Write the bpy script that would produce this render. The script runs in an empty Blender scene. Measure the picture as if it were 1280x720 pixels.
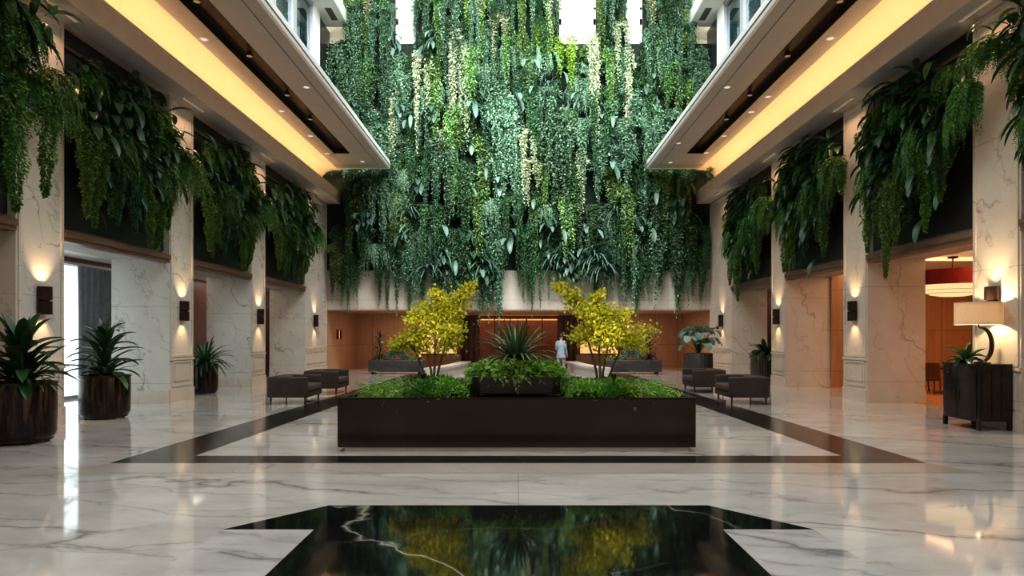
import bpy, bmesh, math, random
import numpy as np
from mathutils import Vector, Matrix

C = bpy.context.scene.collection
PI = math.pi
random.seed(7)

# ------------------------------------------------------------------ helpers
class MB:
    """collects shapes, links them as ONE mesh object"""
    def __init__(s):
        s.v = []; s.f = []; s.smooth = []
    def add(s, vs, fs, smooth=False):
        o = len(s.v)
        s.v += [tuple(v) for v in vs]
        s.f += [tuple(i + o for i in f) for f in fs]
        s.smooth += [smooth] * len(fs)
        return s
    def box(s, x0, x1, y0, y1, z0, z1):
        vs = [(x0,y0,z0),(x1,y0,z0),(x1,y1,z0),(x0,y1,z0),(x0,y0,z1),(x1,y0,z1),(x1,y1,z1),(x0,y1,z1)]
        return s.add(vs, [(0,3,2,1),(4,5,6,7),(0,1,5,4),(1,2,6,5),(2,3,7,6),(3,0,4,7)])
    def bbox(s, x0, x1, y0, y1, z0, z1, b=0.02, seg=3):
        """box with rounded edges"""
        bm = bmesh.new()
        bmesh.ops.create_cube(bm, size=1)
        for v in bm.verts:
            v.co = ((x0+x1)/2 + v.co.x*(x1-x0), (y0+y1)/2 + v.co.y*(y1-y0), (z0+z1)/2 + v.co.z*(z1-z0))
        bmesh.ops.bevel(bm, geom=bm.edges[:], offset=b, segments=seg, profile=0.5, affect='EDGES')
        bm.verts.index_update()
        s.add([v.co[:] for v in bm.verts], [[v.index for v in f.verts] for f in bm.faces], True)
        bm.free(); return s
    def lathe(s, prof, n=32, c=(0,0,0), cap0=True, cap1=True, sx=1, sy=1, a0=0, a1=2*PI):
        full = abs(a1-a0-2*PI) < 1e-6
        m = n if full else n+1
        vs = []
        for r, z in prof:
            for k in range(m):
                a = a0 + (a1-a0)*k/n
                vs.append((c[0]+r*math.cos(a)*sx, c[1]+r*math.sin(a)*sy, c[2]+z))
        fs = []
        for i in range(len(prof)-1):
            for k in range(n):
                k2 = (k+1) % m
                fs.append((i*m+k, i*m+k2, (i+1)*m+k2, (i+1)*m+k))
        if cap0: fs.append(tuple(reversed(range(m))))
        if cap1: fs.append(tuple((len(prof)-1)*m+k for k in range(m)))
        return s.add(vs, fs, True)
    def tube(s, pts, radii, n=8, cap=True):
        pts = [Vector(p) for p in pts]
        if not hasattr(radii, '__len__'): radii = [radii]*len(pts)
        vs = []; up = Vector((0.13,0.27,1)).normalized()
        for i, p in enumerate(pts):
            d = (pts[min(i+1,len(pts)-1)] - pts[max(i-1,0)]).normalized()
            u = d.cross(up)
            if u.length < 1e-3: u = d.cross(Vector((1,0,0)))
            u.normalize(); w = d.cross(u)
            for k in range(n):
                a = 2*PI*k/n
                vs.append(p + (u*math.cos(a) + w*math.sin(a))*radii[i])
        fs = []
        for i in range(len(pts)-1):
            for k in range(n):
                fs.append((i*n+k, i*n+(k+1)%n, (i+1)*n+(k+1)%n, (i+1)*n+k))
        if cap:
            fs.append(tuple(reversed(range(n)))); fs.append(tuple((len(pts)-1)*n+k for k in range(n)))
        return s.add(vs, fs, True)
    def prism(s, poly, z0, z1):
        n = len(poly)
        vs = [(x,y,z0) for x,y in poly] + [(x,y,z1) for x,y in poly]
        fs = [tuple(reversed(range(n))), tuple(range(n,2*n))] + [(k,(k+1)%n,n+(k+1)%n,n+k) for k in range(n)]
        return s.add(vs, fs)
    def extrude_y(s, prof, y0, y1, smooth=False):
        """closed profile of (x,z) pulled along y"""
        n = len(prof)
        vs = [(x,y0,z) for x,z in prof] + [(x,y1,z) for x,z in prof]
        s.add(vs, [tuple(range(n)), tuple(reversed(range(n,2*n)))])
        o = len(s.v) - 2*n
        s.f += [(o+k, o+n+k, o+n+(k+1)%n, o+(k+1)%n) for k in range(n)]; s.smooth += [smooth]*n
        return s
    def sheet_y(s, prof, y0, y1):
        n = len(prof)
        vs = [(x,y0,z) for x,z in prof] + [(x,y1,z) for x,z in prof]
        return s.add(vs, [(k,k+1,n+k+1,n+k) for k in range(n-1)], True)
    def mesh(s, name, mat):
        me = bpy.data.meshes.new(name)
        me.from_pydata([tuple(v) for v in s.v], [], s.f)
        bm = bmesh.new(); bm.from_mesh(me)
        bmesh.ops.recalc_face_normals(bm, faces=bm.faces); bm.to_mesh(me); bm.free()
        me.polygons.foreach_set('use_smooth', s.smooth)
        me.materials.append(mat); me.update()
        if any(s.smooth):
            try: me.set_sharp_from_angle(angle=math.radians(42))
            except Exception: pass
        return me
    def build(s, name, mat, parent=None, loc=(0,0,0)):
        return link(name, s.mesh(name, mat), parent, loc)

def link(name, me, parent=None, loc=(0,0,0), rotz=0):
    o = bpy.data.objects.new(name, me); C.objects.link(o)
    o.location = loc; o.rotation_euler = (0,0,rotz)
    if parent: o.parent = parent
    return o
def tag(o, label, cat, group=None, kind=None):
    o['label'] = label; o['category'] = cat
    if group: o['group'] = group
    if kind: o['kind'] = kind
    return o
def thing(name, label, cat, loc=(0,0,0), rotz=0, group=None):
    return tag(link(name, None, None, loc, rotz), label, cat, group)
def struct(name, mb, mat, parent=None):
    o = mb.build(name, mat, parent)
    if not parent: o['kind'] = 'structure'
    return o
def structure_empty(name, loc=(0,0,0), rotz=0):
    o = link(name, None, None, loc, rotz); o['kind'] = 'structure'; return o
def copy_tree(o, parent=None):
    c = o.copy(); C.objects.link(c); c.parent = parent
    for ch in [k for k in o.children]: copy_tree(ch, c)
    return c
def copy_thing(o, loc, rotz=0, label=None, group=None):
    c = copy_tree(o); c.location = loc; c.rotation_euler = (0,0,rotz)
    if label: c['label'] = label
    if group: c['group'] = group
    return c

# ------------------------------------------------------------------ materials
def newmat(name):
    m = bpy.data.materials.new(name); m.use_nodes = True
    nt = m.node_tree; nt.nodes.clear()
    out = nt.nodes.new('ShaderNodeOutputMaterial')
    return m, nt, out
def N(nt, typ, ins=None, **kw):
    n = nt.nodes.new(typ)
    for k, v in kw.items(): setattr(n, k, v)
    for k, v in (ins or {}).items():
        if isinstance(v, bpy.types.NodeSocket): nt.links.new(v, n.inputs[k])
        else: n.inputs[k].default_value = v
    return n
def ramp(nt, fac, stops, interp='LINEAR'):
    r = N(nt, 'ShaderNodeValToRGB', {'Fac': fac}); r.color_ramp.interpolation = interp
    els = r.color_ramp.elements
    while len(els) < len(stops): els.new(0.5)
    for e, (p, c) in zip(els, stops):
        e.position = p; e.color = (c[0],c[1],c[2],1) if hasattr(c,'__len__') else (c,c,c,1)
    return r.outputs['Color']
def math_(nt, op, a, b=0.0, c=None):
    n = N(nt, 'ShaderNodeMath', operation=op)
    for i, v in enumerate((a, b) if c is None else (a, b, c)):
        if isinstance(v, bpy.types.NodeSocket): nt.links.new(v, n.inputs[i])
        else: n.inputs[i].default_value = v
    return n.outputs[0]
def mix(nt, fac, a, b, blend='MIX'):
    n = nt.nodes.new('ShaderNodeMix'); n.data_type = 'RGBA'; n.blend_type = blend
    def s(i, v):
        if isinstance(v, bpy.types.NodeSocket): nt.links.new(v, n.inputs[i])
        else: n.inputs[i].default_value = v if i == 0 else (v[0],v[1],v[2],1)
    s(0, fac); s(6, a); s(7, b)
    return n.outputs[2]
def pos(nt): return N(nt, 'ShaderNodeNewGeometry').outputs['Position']
def objco(nt): return N(nt, 'ShaderNodeTexCoord').outputs['Object']
def mapping(nt, vec, scale=(1,1,1), rot=(0,0,0), loc=(0,0,0)):
    return N(nt, 'ShaderNodeMapping', {'Vector': vec, 'Scale': scale, 'Rotation': rot, 'Location': loc}).outputs[0]
def principled(nt, out, **ins):
    b = N(nt, 'ShaderNodeBsdfPrincipled')
    for k, v in ins.items():
        k = k.replace('_', ' ')
        if isinstance(v, bpy.types.NodeSocket): nt.links.new(v, b.inputs[k])
        elif hasattr(v,'__len__') and len(v) == 3: b.inputs[k].default_value = (v[0],v[1],v[2],1)
        else: b.inputs[k].default_value = v
    nt.links.new(b.outputs[0], out.inputs[0]); return b
def plain(name, col, rough=0.5, metal=0.0, vary=0.12, scale=6.0, spec=0.5):
    """plain colour broken by a little noise"""
    m, nt, out = newmat(name)
    nz = N(nt, 'ShaderNodeTexNoise', {'Vector': objco(nt), 'Scale': scale, 'Detail': 4.0}).outputs['Fac']
    c = ramp(nt, nz, [(0.3, [v*(1-vary) for v in col]), (0.7, [min(1,v*(1+vary)) for v in col])])
    principled(nt, out, Base_Color=c, Roughness=rough, Metallic=metal, Specular_IOR_Level=spec)
    return m
def emit(name, col, strength):
    m, nt, out = newmat(name)
    e = N(nt, 'ShaderNodeEmission', {'Color': (*col,1), 'Strength': strength})
    nt.links.new(e.outputs[0], out.inputs[0]); return m
def veins(nt, vec, scale, dist, width, direction=(0.5,0.3,0.8)):
    # long wandering lines: distance along a direction, warped by noise, one line per period, broken up by a mask
    n1 = N(nt, 'ShaderNodeTexNoise', {'Vector': vec, 'Scale': scale*1.15, 'Detail': 5.0, 'Roughness': 0.50}).outputs['Fac']
    dt = N(nt, 'ShaderNodeVectorMath', {0: vec, 1: direction}, operation='DOT_PRODUCT').outputs['Value']
    t = math_(nt, 'ADD', math_(nt, 'MULTIPLY', dt, scale), math_(nt, 'MULTIPLY', n1, dist*3.4))
    d = math_(nt, 'ABSOLUTE', math_(nt, 'SUBTRACT', math_(nt, 'FRACT', t), 0.5))
    line = ramp(nt, d, [(0.0, 1.0), (width, 0.35), (width*3.5, 0.0)])
    mk = N(nt, 'ShaderNodeTexNoise', {'Vector': mapping(nt, vec, (1,1,1), (0,0,0), (5,9,2)), 'Scale': scale*1.1, 'Detail': 3.0}).outputs['Fac']
    return math_(nt, 'MULTIPLY', line, ramp(nt, mk, [(0.40, 0.10), (0.52, 1.0)]))
def joints(nt, p, axis, period, width, offset=0.0):
    sep = N(nt, 'ShaderNodeSeparateXYZ', {0: p}).outputs[axis]
    f = math_(nt, 'FRACT', math_(nt, 'ADD', math_(nt, 'DIVIDE', sep, period), offset))
    d = math_(nt, 'ABSOLUTE', math_(nt, 'SUBTRACT', f, 0.5))
    return math_(nt, 'LESS_THAN', d, width/period/2)

def marble(name, base, dark, veincol, rough, scale=0.55, stretch=(1,1,1), rot=(0,0,0), jz=None, jx=None, jy=None, vein=0.8, width=0.010, spec=0.5, dist=0.5, dirs=((0.25,0.25,0.94),(0.75,0.5,0.42)), fine=0):
    m, nt, out = newmat(name)
    p = pos(nt)
    mp = mapping(nt, p, stretch, rot)
    v1 = veins(nt, mp, scale, dist, width, dirs[0])
    v2 = veins(nt, mapping(nt, p, stretch, rot, (7,3,11)), scale*1.7, dist*0.8, width*0.7, dirs[1])
    mask = ramp(nt, N(nt, 'ShaderNodeTexNoise', {'Vector': mp, 'Scale': scale*0.8, 'Detail': 2.0}).outputs['Fac'], [(0.42,0.0),(0.62,1.0)])
    cloud = N(nt, 'ShaderNodeTexNoise', {'Vector': mp, 'Scale': scale*1.6, 'Detail': 6.0, 'Roughness': 0.6}).outputs['Fac']
    c = mix(nt, ramp(nt, cloud, [(0.3,0.0),(0.7,1.0)]), dark, base)
    c = mix(nt, math_(nt, 'MULTIPLY', v1, vein), c, veincol)
    c = mix(nt, math_(nt, 'MULTIPLY', math_(nt, 'MULTIPLY', v2, mask), vein*0.7), c, veincol)
    if fine:
        v3 = veins(nt, mapping(nt, p, stretch, rot, (2,17,5)), scale*fine, dist*1.1, width*1.6, dirs[0])
        c = mix(nt, math_(nt, 'MULTIPLY', v3, vein*0.55), c, veincol)
    for ax, j in ((0,jx),(1,jy),(2,jz)):
        if j: c = mix(nt, math_(nt, 'MULTIPLY', joints(nt, p, ax, j[0], j[1], j[2]), 0.55), c, [x*0.35 for x in dark])
    principled(nt, out, Base_Color=c, Roughness=rough, Specular_IOR_Level=spec)
    return m
def wood(name, c0, c1, rough=0.4, axis_scale=(6,6,0.5), jx=None, jy=None, jz=None):
    m, nt, out = newmat(name)
    p = pos(nt)
    n = N(nt, 'ShaderNodeTexNoise', {'Vector': mapping(nt, p, axis_scale), 'Scale': 2.0, 'Detail': 6.0, 'Distortion': 0.6}).outputs['Fac']
    c = ramp(nt, n, [(0.3, c0), (0.7, c1)])
    for ax, j in ((0,jx),(1,jy),(2,jz)):
        if j: c = mix(nt, joints(nt, p, ax, j[0], j[1], j[2]), c, [x*0.35 for x in c0])
    principled(nt, out, Base_Color=c, Roughness=rough)
    return m
def leafmat(name, c0, c1, rough=0.45, trans=0.25, objvar=0.35):
    m, nt, out = newmat(name)
    var = N(nt, 'ShaderNodeAttribute', attribute_name='var').outputs['Fac']
    rnd = N(nt, 'ShaderNodeObjectInfo').outputs['Random']
    c = ramp(nt, var, [(0.0, c0), (1.0, c1)])
    hsv = N(nt, 'ShaderNodeHueSaturation', {'Color': c,
            'Hue': math_(nt, 'ADD', 0.485, math_(nt, 'MULTIPLY', rnd, 0.03)),
            'Value': math_(nt, 'ADD', 1.0-objvar/2, math_(nt, 'MULTIPLY', rnd, objvar)), 'Saturation': 1.0}).outputs[0]
    b = N(nt, 'ShaderNodeBsdfPrincipled', {'Base Color': hsv, 'Roughness': rough, 'Specular IOR Level': 0.4})
    t = N(nt, 'ShaderNodeBsdfTranslucent', {'Color': hsv})
    mx = N(nt, 'ShaderNodeMixShader', {0: trans, 1: b.outputs[0], 2: t.outputs[0]})
    nt.links.new(mx.outputs[0], out.inputs[0]); return m

M = {}
M['floor'] = marble('polished_white_marble', (0.61,0.57,0.525), (0.42,0.385,0.345), (0.18,0.155,0.135), 0.06, 0.60, (0.6,1.0,1), (0,0,0.10), jx=(40,0.008,0.5), jy=(6.2,0.008,0.1), vein=0.85, width=0.020, spec=0.75, dist=0.5, dirs=((0.30,0.95,0),(-0.35,0.9,0)), fine=2.7)
M['floor_inset'] = marble('veined_white_marble', (0.58,0.55,0.52), (0.42,0.39,0.37), (0.17,0.15,0.14), 0.06, 1.3, (0.6,1.0,1), (0,0,0.2), vein=0.9, width=0.04, spec=0.75, dist=0.4, dirs=((0.35,0.93,0),(-0.2,0.95,0)), fine=2.2)
M['beige_band'] = marble('beige_marble_band', (0.50,0.44,0.37), (0.42,0.36,0.30), (0.2,0.15,0.12), 0.07, 0.5, vein=0.5, spec=0.7)
M['black'] = marble('polished_black_marble', (0.013,0.013,0.012), (0.006,0.006,0.006), (0.42,0.38,0.33), 0.045, 0.42, (1,1,1), (0,0,0), jx=(40,0.010,0.5), vein=0.8, width=0.005, spec=0.9, dist=0.34, dirs=((0.8,0.55,0),(0.35,-0.9,0)))
M['black_band'] = marble('streaked_dark_marble', (0.028,0.025,0.023), (0.012,0.011,0.010), (0.30,0.27,0.25), 0.14, 0.8, (1.2,0.35,1), (0,0,0), vein=0.4, width=0.006, spec=0.35)
M['stone'] = marble('cream_marble', (0.66,0.58,0.49), (0.57,0.49,0.41), (0.26,0.19,0.14), 0.28, 0.70, (1,1,1), (0,0,0), jz=(2.35,0.014,0.28), vein=0.9, width=0.010, dist=0.55, dirs=((0.75,0.6,0.28),(0.5,-0.5,0.6)), fine=2.1)
M['stone_cool'] = marble('pale_marble', (0.66,0.62,0.56), (0.56,0.53,0.48), (0.20,0.17,0.14), 0.22, 0.75, (1,1,1), (0,0,0), jz=(1.9,0.012,0.25), vein=0.95, width=0.011, dist=0.6, dirs=((0.75,0.6,0.28),(0.5,-0.5,0.6)), fine=2.3)
M['backstone'] = marble('grey_beige_stone', (0.56,0.50,0.43), (0.47,0.42,0.36), (0.33,0.28,0.24), 0.5, 0.6, jx=(2.1,0.02,0.3), jz=(3.27,0.02,0.5), vein=0.3)
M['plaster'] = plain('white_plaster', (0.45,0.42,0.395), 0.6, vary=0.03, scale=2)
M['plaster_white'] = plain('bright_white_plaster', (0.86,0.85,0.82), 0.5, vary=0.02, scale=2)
M['cream'] = plain('cream_paint', (0.85,0.76,0.58), 0.6, vary=0.03)
M['fascia'] = plain('beige_beam_paint', (0.68,0.52,0.41), 0.55, vary=0.05, scale=2)
M['cove'] = plain('cove_paint', (0.90,0.78,0.58), 0.7, vary=0.02)
M['darkslot'] = plain('dark_bronze_slot', (0.03,0.018,0.013), 0.35, 0.3, vary=0.3)
M['groove'] = plain('shadow_groove', (0.10,0.09,0.085), 0.7)
M['panel'] = plain('smoked_metal_panel', (0.035,0.032,0.034), 0.32, 0.4, vary=0.35, scale=1.2)
M['lip'] = wood('brown_lintel_wood', (0.10,0.055,0.035), (0.19,0.11,0.075), 0.4, (6,0.5,6))
M['wood'] = wood('warm_oak_panel', (0.40,0.235,0.145), (0.50,0.31,0.20), 0.42, (5,5,0.4), jx=(1.15,0.018,0.2), jy=(1.3,0.018,0.1), jz=(2.5,0.015,0.02))
M['redwood'] = wood('red_brown_wood', (0.15,0.042,0.02), (0.23,0.072,0.034), 0.38, (6,6,0.4), jy=(1.2,0.02,0.4))
M['dinwood'] = wood('dining_room_wood', (0.34,0.17,0.08), (0.46,0.25,0.13), 0.42, (5,5,0.4), jx=(0.95,0.016,0.2), jz=(1.3,0.014,0.1))
M['floorwood'] = wood('orange_timber_floor', (0.42,0.19,0.08), (0.58,0.29,0.13), 0.25, (6,0.6,6), jx=(0.14,0.006,0))
M['copper'] = wood('copper_panel', (0.17,0.085,0.047), (0.27,0.145,0.082), 0.25, (8,8,0.3))
M['fin'] = plain('dark_red_lacquer', (0.10,0.022,0.012), 0.2, 0.1, vary=0.25)
M['bronze'] = plain('dark_bronze', (0.055,0.034,0.025), 0.34, 0.75, vary=0.25)
M['bronze_planter'] = plain('brown_black_lacquer', (0.030,0.019,0.0135), 0.26, 0.25, vary=0.25, scale=1.5)
M['bowl'] = plain('matt_black_resin', (0.012,0.011,0.010), 0.4, vary=0.2)
M['planter_grey'] = plain('charcoal_planter', (0.05,0.046,0.044), 0.4, vary=0.2)
M['soil'] = plain('dark_soil', (0.02,0.014,0.010), 0.95, vary=0.5, scale=40)
M['chair'] = plain('taupe_brown_leather', (0.040,0.030,0.025), 0.5, vary=0.18, scale=5)
M['cushion'] = plain('taupe_cushion', (0.075,0.058,0.049), 0.6, vary=0.15, scale=9)
M['leg'] = plain('brown_metal_leg', (0.06,0.042,0.034), 0.35, 0.6)
M['lacquer'] = plain('black_lacquer', (0.020,0.017,0.016), 0.16, 0.1, vary=0.3, scale=3)
M['brass'] = plain('aged_brass', (0.20,0.13,0.08), 0.3, 0.9, vary=0.2)
M['curtain'] = plain('grey_curtain', (0.24,0.26,0.29), 0.8, vary=0.12)
M['frame'] = plain('grey_window_frame', (0.42,0.45,0.46), 0.4, 0.2, vary=0.05)
M['frame_white'] = plain('white_window_frame', (0.80,0.80,0.79), 0.4, vary=0.03)
M['bench'] = plain('white_stone_bench', (0.50,0.47,0.44), 0.3, vary=0.06)
M['redfab'] = plain('red_drum_fabric', (0.36,0.022,0.012), 0.7, vary=0.15)
M['darkwood'] = wood('dark_dining_wood', (0.05,0.018,0.010), (0.10,0.04,0.02), 0.35)
M['bark'] = plain('pale_brown_bark', (0.16,0.11,0.07), 0.85, vary=0.35, scale=20)
M['skin'] = plain('skin', (0.45,0.27,0.19), 0.5, vary=0.05)
M['hair'] = plain('black_hair', (0.012,0.010,0.009), 0.5, vary=0.3, scale=30)
M['tunic'] = plain('pale_blue_grey_cloth', (0.24,0.285,0.33), 0.8, vary=0.10)
M['trousers'] = plain('grey_beige_cloth', (0.22,0.195,0.185), 0.8, vary=0.12)
M['shoe'] = plain('dark_shoe', (0.03,0.025,0.022), 0.4)
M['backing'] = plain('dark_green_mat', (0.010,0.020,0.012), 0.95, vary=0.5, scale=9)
M['stem'] = plain('green_stem', (0.05,0.08,0.025), 0.6, vary=0.2)
M['led'] = emit('warm_led', (1.0,0.52,0.20), 2.0)
M['downlens'] = emit('downlight_lens', (1.0,0.86,0.68), 0.75)
M['spotlens'] = emit('spotlight_lens', (1.0,0.62,0.35), 0.3)
M['diffuser'] = emit('lit_pendant_glass', (1.0,0.66,0.32), 1.0)
M['goldpanel'] = None

def pot_mat():
    m, nt, out = newmat('streaked_bronze_glaze')
    p = objco(nt)
    n = N(nt, 'ShaderNodeTexNoise', {'Vector': mapping(nt, p, (9,9,0.9)), 'Scale': 1.5, 'Detail': 6.0, 'Distortion': 0.5}).outputs['Fac']
    z = N(nt, 'ShaderNodeSeparateXYZ', {0: p}).outputs[2]
    up = ramp(nt, z, [(0.15, 0.25), (0.8, 1.0)])
    c = mix(nt, math_(nt, 'MULTIPLY', ramp(nt, n, [(0.48,0.0),(0.72,1.0)]), up), (0.020,0.0165,0.0145), (0.21,0.125,0.078))
    principled(nt, out, Base_Color=c, Roughness=0.2, Metallic=0.6)
    return m
M['pot'] = pot_mat()
def gold_mat():
    m, nt, out = newmat('glowing_gold_screen')
    p = pos(nt)
    n = N(nt, 'ShaderNodeTexVoronoi', {'Vector': p, 'Scale': 7.0}, feature='DISTANCE_TO_EDGE').outputs['Distance']
    f = ramp(nt, n, [(0.0, 0.12), (0.12, 1.0)])
    c = mix(nt, f, (0.35,0.15,0.05), (1.0,0.62,0.26))
    b = principled(nt, out, Base_Color=c, Roughness=0.4, Emission_Color=c, Emission_Strength=0.9)
    return m
M['goldpanel'] = gold_mat()
def glass_mat(name, tint, refl, op):
    m, nt, out = newmat(name)
    t = N(nt, 'ShaderNodeBsdfTransparent', {'Color': (*tint,1)})
    g = N(nt, 'ShaderNodeBsdfGlossy', {'Color': (0.9,0.95,1,1), 'Roughness': 0.02})
    fr = math_(nt, 'POWER', N(nt, 'ShaderNodeLayerWeight', {'Blend': 0.5}).outputs['Facing'], 4.0)
    f = math_(nt, 'MINIMUM', math_(nt, 'ADD', math_(nt, 'MULTIPLY', fr, 0.6), refl), 1.0)
    mx = N(nt, 'ShaderNodeMixShader', {0: f, 1: t.outputs[0], 2: g.outputs[0]})
    nt.links.new(mx.outputs[0], out.inputs[0]); return m
M['glass_clear'] = glass_mat('clear_glass', (0.93,0.97,0.98), 0.02, 0)
M['glass_dark'] = glass_mat('blue_grey_glass', (0.42,0.50,0.53), 0.16, 0)
M['glass_door'] = glass_mat('smoked_door_glass', (0.80,0.68,0.58), 0.04, 0)
def shade_mat():
    m, nt, out = newmat('lit_linen_shade')
    n = N(nt, 'ShaderNodeTexNoise', {'Vector': mapping(nt, objco(nt), (40,40,200)), 'Scale': 1.0}).outputs['Fac']
    c = ramp(nt, n, [(0.3,(0.80,0.68,0.54)),(0.7,(0.90,0.80,0.66))])
    d = N(nt, 'ShaderNodeBsdfDiffuse', {'Color': c}); t = N(nt, 'ShaderNodeBsdfTranslucent', {'Color': c})
    mx = N(nt, 'ShaderNodeMixShader', {0: 0.6, 1: d.outputs[0], 2: t.outputs[0]})
    nt.links.new(mx.outputs[0], out.inputs[0]); return m
M['shade'] = shade_mat()

M['vine'] = leafmat('blue_green_vine_leaf', (0.028,0.075,0.040), (0.30,0.50,0.31), objvar=0.7)
M['vine_fresh'] = leafmat('yellowish_green_vine_leaf', (0.040,0.100,0.024), (0.33,0.51,0.18), objvar=0.7)
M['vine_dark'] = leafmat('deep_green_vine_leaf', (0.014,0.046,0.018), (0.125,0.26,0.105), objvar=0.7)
M['vine_pale'] = leafmat('pale_vine_leaf', (0.20,0.26,0.13), (0.74,0.76,0.52), objvar=0.2)
M['vine_lime'] = leafmat('lime_vine_leaf', (0.10,0.20,0.02), (0.34,0.46,0.07))
M['vine_mid'] = leafmat('fresh_green_vine_leaf', (0.035,0.095,0.018), (0.21,0.36,0.075))
M['broad'] = leafmat('broad_dark_leaf', (0.016,0.055,0.022), (0.055,0.130,0.050), rough=0.3, trans=0.15)
M['broad_grey'] = leafmat('grey_green_leaf', (0.05,0.11,0.08), (0.17,0.28,0.22), rough=0.4, trans=0.2)
M['fern'] = leafmat('fern_leaf', (0.04,0.12,0.022), (0.13,0.28,0.06))
M['fern_bright'] = leafmat('bright_fern_leaf', (0.09,0.22,0.03), (0.38,0.58,0.12))
M['potleaf'] = leafmat('dark_pot_plant_leaf', (0.012,0.050,0.018), (0.050,0.125,0.045), rough=0.28, trans=0.12)
M['yellow'] = leafmat('yellow_green_tree_leaf', (0.28,0.32,0.020), (0.92,0.86,0.10), trans=0.5, objvar=0.1)
M['spike'] = leafmat('strappy_grey_green_leaf', (0.035,0.085,0.035), (0.14,0.24,0.10), rough=0.35, trans=0.15)
M['monstera'] = leafmat('frosted_green_leaf', (0.09,0.17,0.12), (0.30,0.40,0.30), rough=0.35)
M['shadowplant'] = leafmat('shaded_plant_leaf', (0.012,0.030,0.014), (0.04,0.075,0.03))

# ------------------------------------------------------------------ foliage
def nrm(a): return a / np.maximum(np.linalg.norm(a, axis=1, keepdims=True), 1e-9)
class Leaves:
    """gathers leaf blades in arrays, links them as ONE mesh"""
    def __init__(s, seed): s.r = np.random.default_rng(seed); s.V = []; s.F = []; s.var = []; s.n = 0
    def quads(s, P, D, L, W, var=None):
        """small kite-shaped leaf at each point, pointing along D"""
        n = len(P); r = s.r
        D = nrm(D); S = nrm(np.cross(D, np.array([0,-0.75,0.65]) + r.normal(0,0.55,(n,3))))
        U = np.cross(S, D)
        L = np.broadcast_to(np.asarray(L, float), (n,))[:,None]; W = np.broadcast_to(np.asarray(W, float), (n,))[:,None]
        mid = P + D*L*0.45 + U*W*0.25
        V = np.stack([P, mid + S*W*0.5, P + D*L, mid - S*W*0.5], 1).reshape(-1,3)
        F = (np.arange(n)[:,None]*4 + np.arange(4)) + s.n
        s.V.append(V); s.F.append(F); s.n += 4*n
        s.var.append(r.random(n) if var is None else np.clip(var + r.normal(0,0.26,n),0,1))
    def blades(s, P, D, L, W, bend=0.4, seg=5, fold=0.25, var=None, base=0.25, peak=0.4, side=None):
        """long leaf with a folded midrib that bends down under its weight"""
        n = len(P); r = s.r
        D = nrm(D); up = np.array([0,0,1.0])
        if side is None: S = nrm(np.cross(D, up) + 1e-4)
        else: S = nrm(side)
        L = np.broadcast_to(np.asarray(L, float), (n,)); W = np.broadcast_to(np.asarray(W, float), (n,)); bend = np.broadcast_to(np.asarray(bend, float), (n,))
        cur = P.copy(); d = D.copy(); rows = []
        for i in range(seg+1):
            t = i/seg
            w = base*(1-t/peak) + t/peak if t < peak else math.sqrt(max(0, 1-((t-peak)/(1-peak))**1.7))
            w = max(w, 0.02)
            U = np.cross(S, d)
            hw = (W*0.5*w)[:,None]
            rows.append(np.stack([cur - S*hw + U*hw*fold*2, cur, cur + S*hw + U*hw*fold*2], 1))
            cur = cur + d*(L/seg)[:,None]
            d = nrm(d - up*(bend*(1.0/seg)*2.2)[:,None])
        V = np.stack(rows, 1)                                   # n, seg+1, 3, 3
        idx = np.arange(n*(seg+1)*3).reshape(n, seg+1, 3)
        Fs = []
        for k in range(2):
            Fs.append(np.stack([idx[:,:-1,k], idx[:,:-1,k+1], idx[:,1:,k+1], idx[:,1:,k]], -1).reshape(-1,4))
        F = np.concatenate(Fs) + s.n
        s.V.append(V.reshape(-1,3)); s.F.append(F); s.n += V.size//3
        lv = (r.random(n) if var is None else np.clip(var + r.normal(0,0.15,n),0,1))
        s.var.append(np.concatenate([np.repeat(lv, seg)]*2))
    def fronds(s, P, D, L, bend, npin=22, pin=0.09, pw=0.022, var=None):
        """fern fronds: arching midribs with paired leaflets"""
        n = len(P); D = nrm(D); up = np.array([0,0,1.0])
        L = np.broadcast_to(np.asarray(L, float), (n,)); bend = np.broadcast_to(np.asarray(bend, float), (n,))
        cur = P.copy(); d = D.copy()
        for i in range(npin):
            t = (i+0.5)/npin
            cur = cur + d*(L/npin)[:,None]
            d = nrm(d - up*(bend/npin*2.4)[:,None])
            S = nrm(np.cross(d, up) + s.r.normal(0,0.02,(n,3)))
            w = pin*(math.sin(PI*min(1, t*0.9+0.12))**0.8)*(1.15-0.5*t)
            for sg in (-1,1):
                s.quads(cur + s.r.normal(0,0.004,(n,3)), S*sg + d*0.55 - up*0.25 + s.r.normal(0,0.12,(n,3)), w*s.r.uniform(0.8,1.15,n), pw, var)
    def mesh(s, name, mat):
        V = np.concatenate(s.V); F = np.concatenate(s.F); var = np.concatenate(s.var)
        me = bpy.data.meshes.new(name)
        me.vertices.add(len(V)); me.vertices.foreach_set('co', V.astype(np.float32).ravel())
        me.loops.add(F.size); me.loops.foreach_set('vertex_index', F.astype(np.int32).ravel())
        me.polygons.add(len(F)); me.polygons.foreach_set('loop_start', np.arange(0, F.size, 4, dtype=np.int32))
        me.update(calc_edges=True)
        a = me.attributes.new('var', 'FLOAT', 'FACE'); a.data.foreach_set('value', var.astype(np.float32))
        me.materials.append(mat)
        return me

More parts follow.
